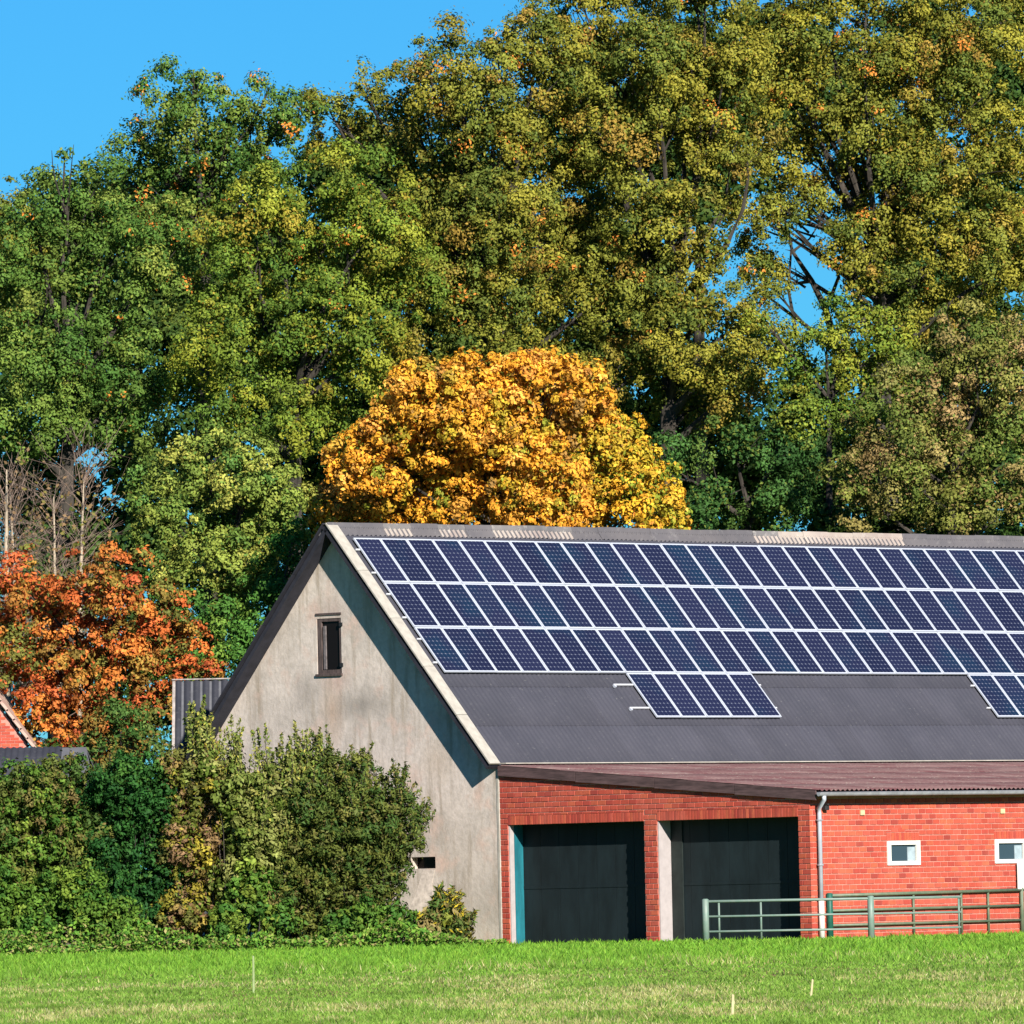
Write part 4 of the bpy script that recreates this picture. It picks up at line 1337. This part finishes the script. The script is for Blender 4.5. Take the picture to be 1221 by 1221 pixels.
shrub("ivy_shrub", "dense dark green ivy column in the hedge", [(148, 935, 34), (186, 928, 26), (162, 985, 42), (185, 1040, 36), (140, 1065, 36), (178, 1085, 34), (128, 1010, 32), (205, 1070, 26), (176, 965, 38), (118, 950, 24), (200, 1000, 26)], 248.2, IVY, 0.11, shoots=60,
      shoot_len=(0.2, 0.55), spread=0.6)
shrub("shrub", "brown and yellow leaved shrub between ivy and tall pale shoots", [(225, 960, 32), (250, 1000, 36), (235, 1050, 38), (265, 1070, 30), (275, 975, 30), (215, 920, 24), (215, 1090, 30), (250, 930, 26), (245, 1095, 30), (225, 1010, 36), (270, 1030, 34), (265, 955, 28)], 248.0, YEL, 0.12, shoots=46,
      shoot_len=(0.4, 0.9))
shrub("tall_shrub", "tall pale green shrub with upright shoots before the left of the gable", [(242, 918, 22), (285, 945, 30), (300, 985, 34), (320, 938, 24), (270, 918, 18), (345, 945, 20), (310, 1010, 38), (237, 895, 12), (365, 930, 22), (262, 930, 24), (325, 965, 34), (290, 1050, 36)], 247.6,
      LGT, 0.125, shoots=120, shoot_len=(0.5, 1.35), shoot_z=1.6, spread=0.2)
shrub("willow_shrub", "big olive green bush with feathery shoots against the grey gable wall",
      [(350, 960, 48), (405, 945, 50), (455, 970, 40), (380, 1020, 58), (435, 1025, 52), (345, 1060, 48), (470, 1010, 30), (400, 1075, 46), (450, 1070, 36), (330, 1010, 44), (480, 960, 14), (425, 985, 50), (490, 1000, 18), (370, 1100, 36), (430, 1105, 34), (380, 975, 46)], 247.8,
      WIL, 0.115, shoots=210, shoot_len=(0.45, 1.15), shoot_z=1.0, spread=0.45, long=1.15, aspect=0.42)
shrub("shrub", "light green leafy bush low between the brown shrub and the big olive bush", [(300, 1080, 30), (330, 1100, 24), (275, 1100, 22), (300, 1050, 22)], 246.6, GRN + [((0.16, 0.21, 0.03), 2)], 0.13)
shrub("shrub", "low bright green bush at the foot of the big olive bush", [(430, 1100, 28), (470, 1102, 26), (400, 1110, 20), (500, 1108, 18)], 246.2, GRN, 0.12)
shrub("laurel_shrub", "small bush with long yellow green leaves at the foot of the render wall", [(525, 1100, 24), (548, 1108, 16), (510, 1110, 16), (530, 1085, 14)], 246.8,
      [((0.11, 0.12, 0.03), 3), ((0.18, 0.14, 0.05), 2), ((0.34, 0.26, 0.02), 1.2), ((0.055, 0.10, 0.02), 2)], 0.20, shoots=40, shoot_len=(0.2, 0.5), spread=0.6, long=1.2, aspect=0.32)

# weeds along the foot of the hedge: nobody could count them
n = 16000
xs = rng.uniform(-14.5, -0.4, n); ys = 245.4 + rng.uniform(-1.0, 1.6, n)
hh = (0.08 + 0.5 * noise3(np.stack([xs * 0.9 + 40, ys * 0.8, xs * 0], 1), 5) ** 2 * 2) * np.clip((-xs - 0.2) / 3.0, 0.25, 1)
P = np.stack([xs, ys, rng.random(n) * hh + 0.02], 1)
q = leaf_quads(P, unit(rng.normal(size=(n, 3)) + [0, -.4, .9]), rng.uniform(0.08, 0.17, n), rng.uniform(0.05, 0.09, n))
tag(obj("weeds", array_mesh("weeds", q, 4, pick([((0.06, 0.15, 0.02), 3), ((0.11, 0.22, 0.025), 3), ((0.18, 0.24, 0.045), 2), ((0.24, 0.21, 0.08), 1)], n) * (0.7 + 0.6 * noise3(P * np.array([1.2, 1.2, 2]) + 50, 3))[:, None]), M['leaf']),
    "low bright green weeds along the foot of the hedge", "weeds", kind="stuff")

# ------------------------------------------------------------------ grass


def vnoise(x, y, seed):
    r = np.random.default_rng(seed); g_ = r.random((64, 64))
    xi = np.floor(x).astype(int); yi = np.floor(y).astype(int); fx = x - xi; fy = y - yi
    fx = fx * fx * (3 - 2 * fx); fy = fy * fy * (3 - 2 * fy)
    a = g_[xi % 64, yi % 64]; b = g_[(xi + 1) % 64, yi % 64]; c = g_[xi % 64, (yi + 1) % 64]; d = g_[(xi + 1) % 64, (yi + 1) % 64]
    return (a * (1 - fx) + b * fx) * (1 - fy) + (c * (1 - fx) + d * fx) * fy


n = 380000
t = rng.uniform(46, 185, n)
Y = F_PX * EYE / t
X = rng.uniform(-1, 1, n) * (0.0575 * Y + 1.0)
# keep out of the buildings
uu = (X - OX) * UX + (Y - OY) * UY; vv = (X - OX) * VX + (Y - OY) * VY
ok = ~((uu > -0.05) & (vv < VC + 0.05))
X, Y = X[ok], Y[ok]; n = len(X)
px_m = F_PX / Y
patch = 0.55 * vnoise(X * 0.55 + 9, Y * 0.09, 1) + 0.45 * vnoise(X * 1.7, Y * 0.28, 2)
clump = vnoise(X * 5, Y * 1.0, 3)
near = np.clip((175 - Y) / 45, 0, 1)                # the straw mixed field lies nearer than the lush strip by the barn
h = np.where(near > 0.5, 0.030, 0.07) * rng.uniform(0.5, 1.5, n) * (0.6 + 0.8 * clump)
straw = rng.random(n) < near * np.clip(0.05 + 1.9 * (patch - 0.50), 0.02, 0.6)
soil = rng.random(n) < near * np.clip(2.2 * (0.43 - patch), 0, 0.5)
green = pick([((0.13, 0.29, 0.022), 3), ((0.17, 0.34, 0.03), 3), ((0.22, 0.36, 0.04), 2), ((0.10, 0.22, 0.02), 1.5)], n)
dull = pick([((0.16, 0.265, 0.038), 3), ((0.20, 0.30, 0.05), 3), ((0.11, 0.20, 0.028), 2)], n)
col = green * (1 - near[:, None] * 0.75) + dull * near[:, None] * 0.75
col[straw] = pick([((0.40, 0.36, 0.15), 2), ((0.32, 0.31, 0.10), 3), ((0.50, 0.46, 0.24), 0.7)], straw.sum())
col[soil] = pick([((0.20, 0.13, 0.07), 2), ((0.26, 0.18, 0.09), 1)], soil.sum())
col *= rng.uniform(0.8, 1.2, (n, 1)) * (0.8 + 0.4 * clump)[:, None]
h[straw] *= 1.2; h[soil] *= 0.5
tuft = vnoise(X * 2.3 + 5, Y * 0.5, 8) > 0.72
h[tuft] *= 1.6; col[tuft] *= 0.8
w = np.maximum(0.016, 1.8 / px_m) * rng.uniform(0.7, 1.4, n)
ph = rng.uniform(0, math.pi, n) ; lean = rng.normal(size=(n, 2)) * (h * 0.55)[:, None]
dx, dy = np.cos(ph) * w * 0.5, np.sin(ph) * w * 0.5
z0 = np.zeros(n)
tri = np.stack([np.stack([X - dx, Y - dy, z0], 1), np.stack([X + dx, Y + dy, z0], 1), np.stack([X + lean[:, 0], Y + lean[:, 1], h], 1)], 1).reshape(-1, 3)
tag(obj("grass", array_mesh("grass", tri, 3, np.clip(col, 0, 1)), M['grass']), "short green meadow grass mixed with pale straw", "grass", kind="stuff")

# stakes and stalks in the field


def stake(name, label, px, ytop, ybot, Y, w, mat, cat, lean=0.0):
    a = at(px, ybot, Y); b = at(px + lean, ytop, Y)
    a0 = Vector((a.x, a.y, -0.05))
    o = MB()
    hw = w / 2; hgt = b.z
    lx = b.x - a.x
    o.hexa([(-hw, -hw, -0.05), (hw, -hw, -0.05), (hw, hw, -0.05), (-hw, hw, -0.05),
            (-hw * .8 + lx, -hw * .8, hgt), (hw * .8 + lx, -hw * .8, hgt - 0.01), (hw * .8 + lx, hw * .8, hgt), (-hw * .8 + lx, hw * .8, hgt + 0.01)])
    tag(o.build(name, mat, None, (a.x, a.y, 0), bevel=w * 0.12), label, cat)


stake("wooden_stake", "small pale wooden stake in the grass before the brown shrub", 302, 1140, 1163, 118, 0.030, M['stake'], "stake")
stake("straw_stalk", "short upright straw stalk in the field below the left end of the mint gate", 873, 1186, 1203, 85, 0.028, M['straw'], "stalk", 1)
stake("straw_stalk", "thin leaning straw stalk in the field below the downpipe", 966, 1168, 1182, 100, 0.024, M['straw'], "stalk", 3)
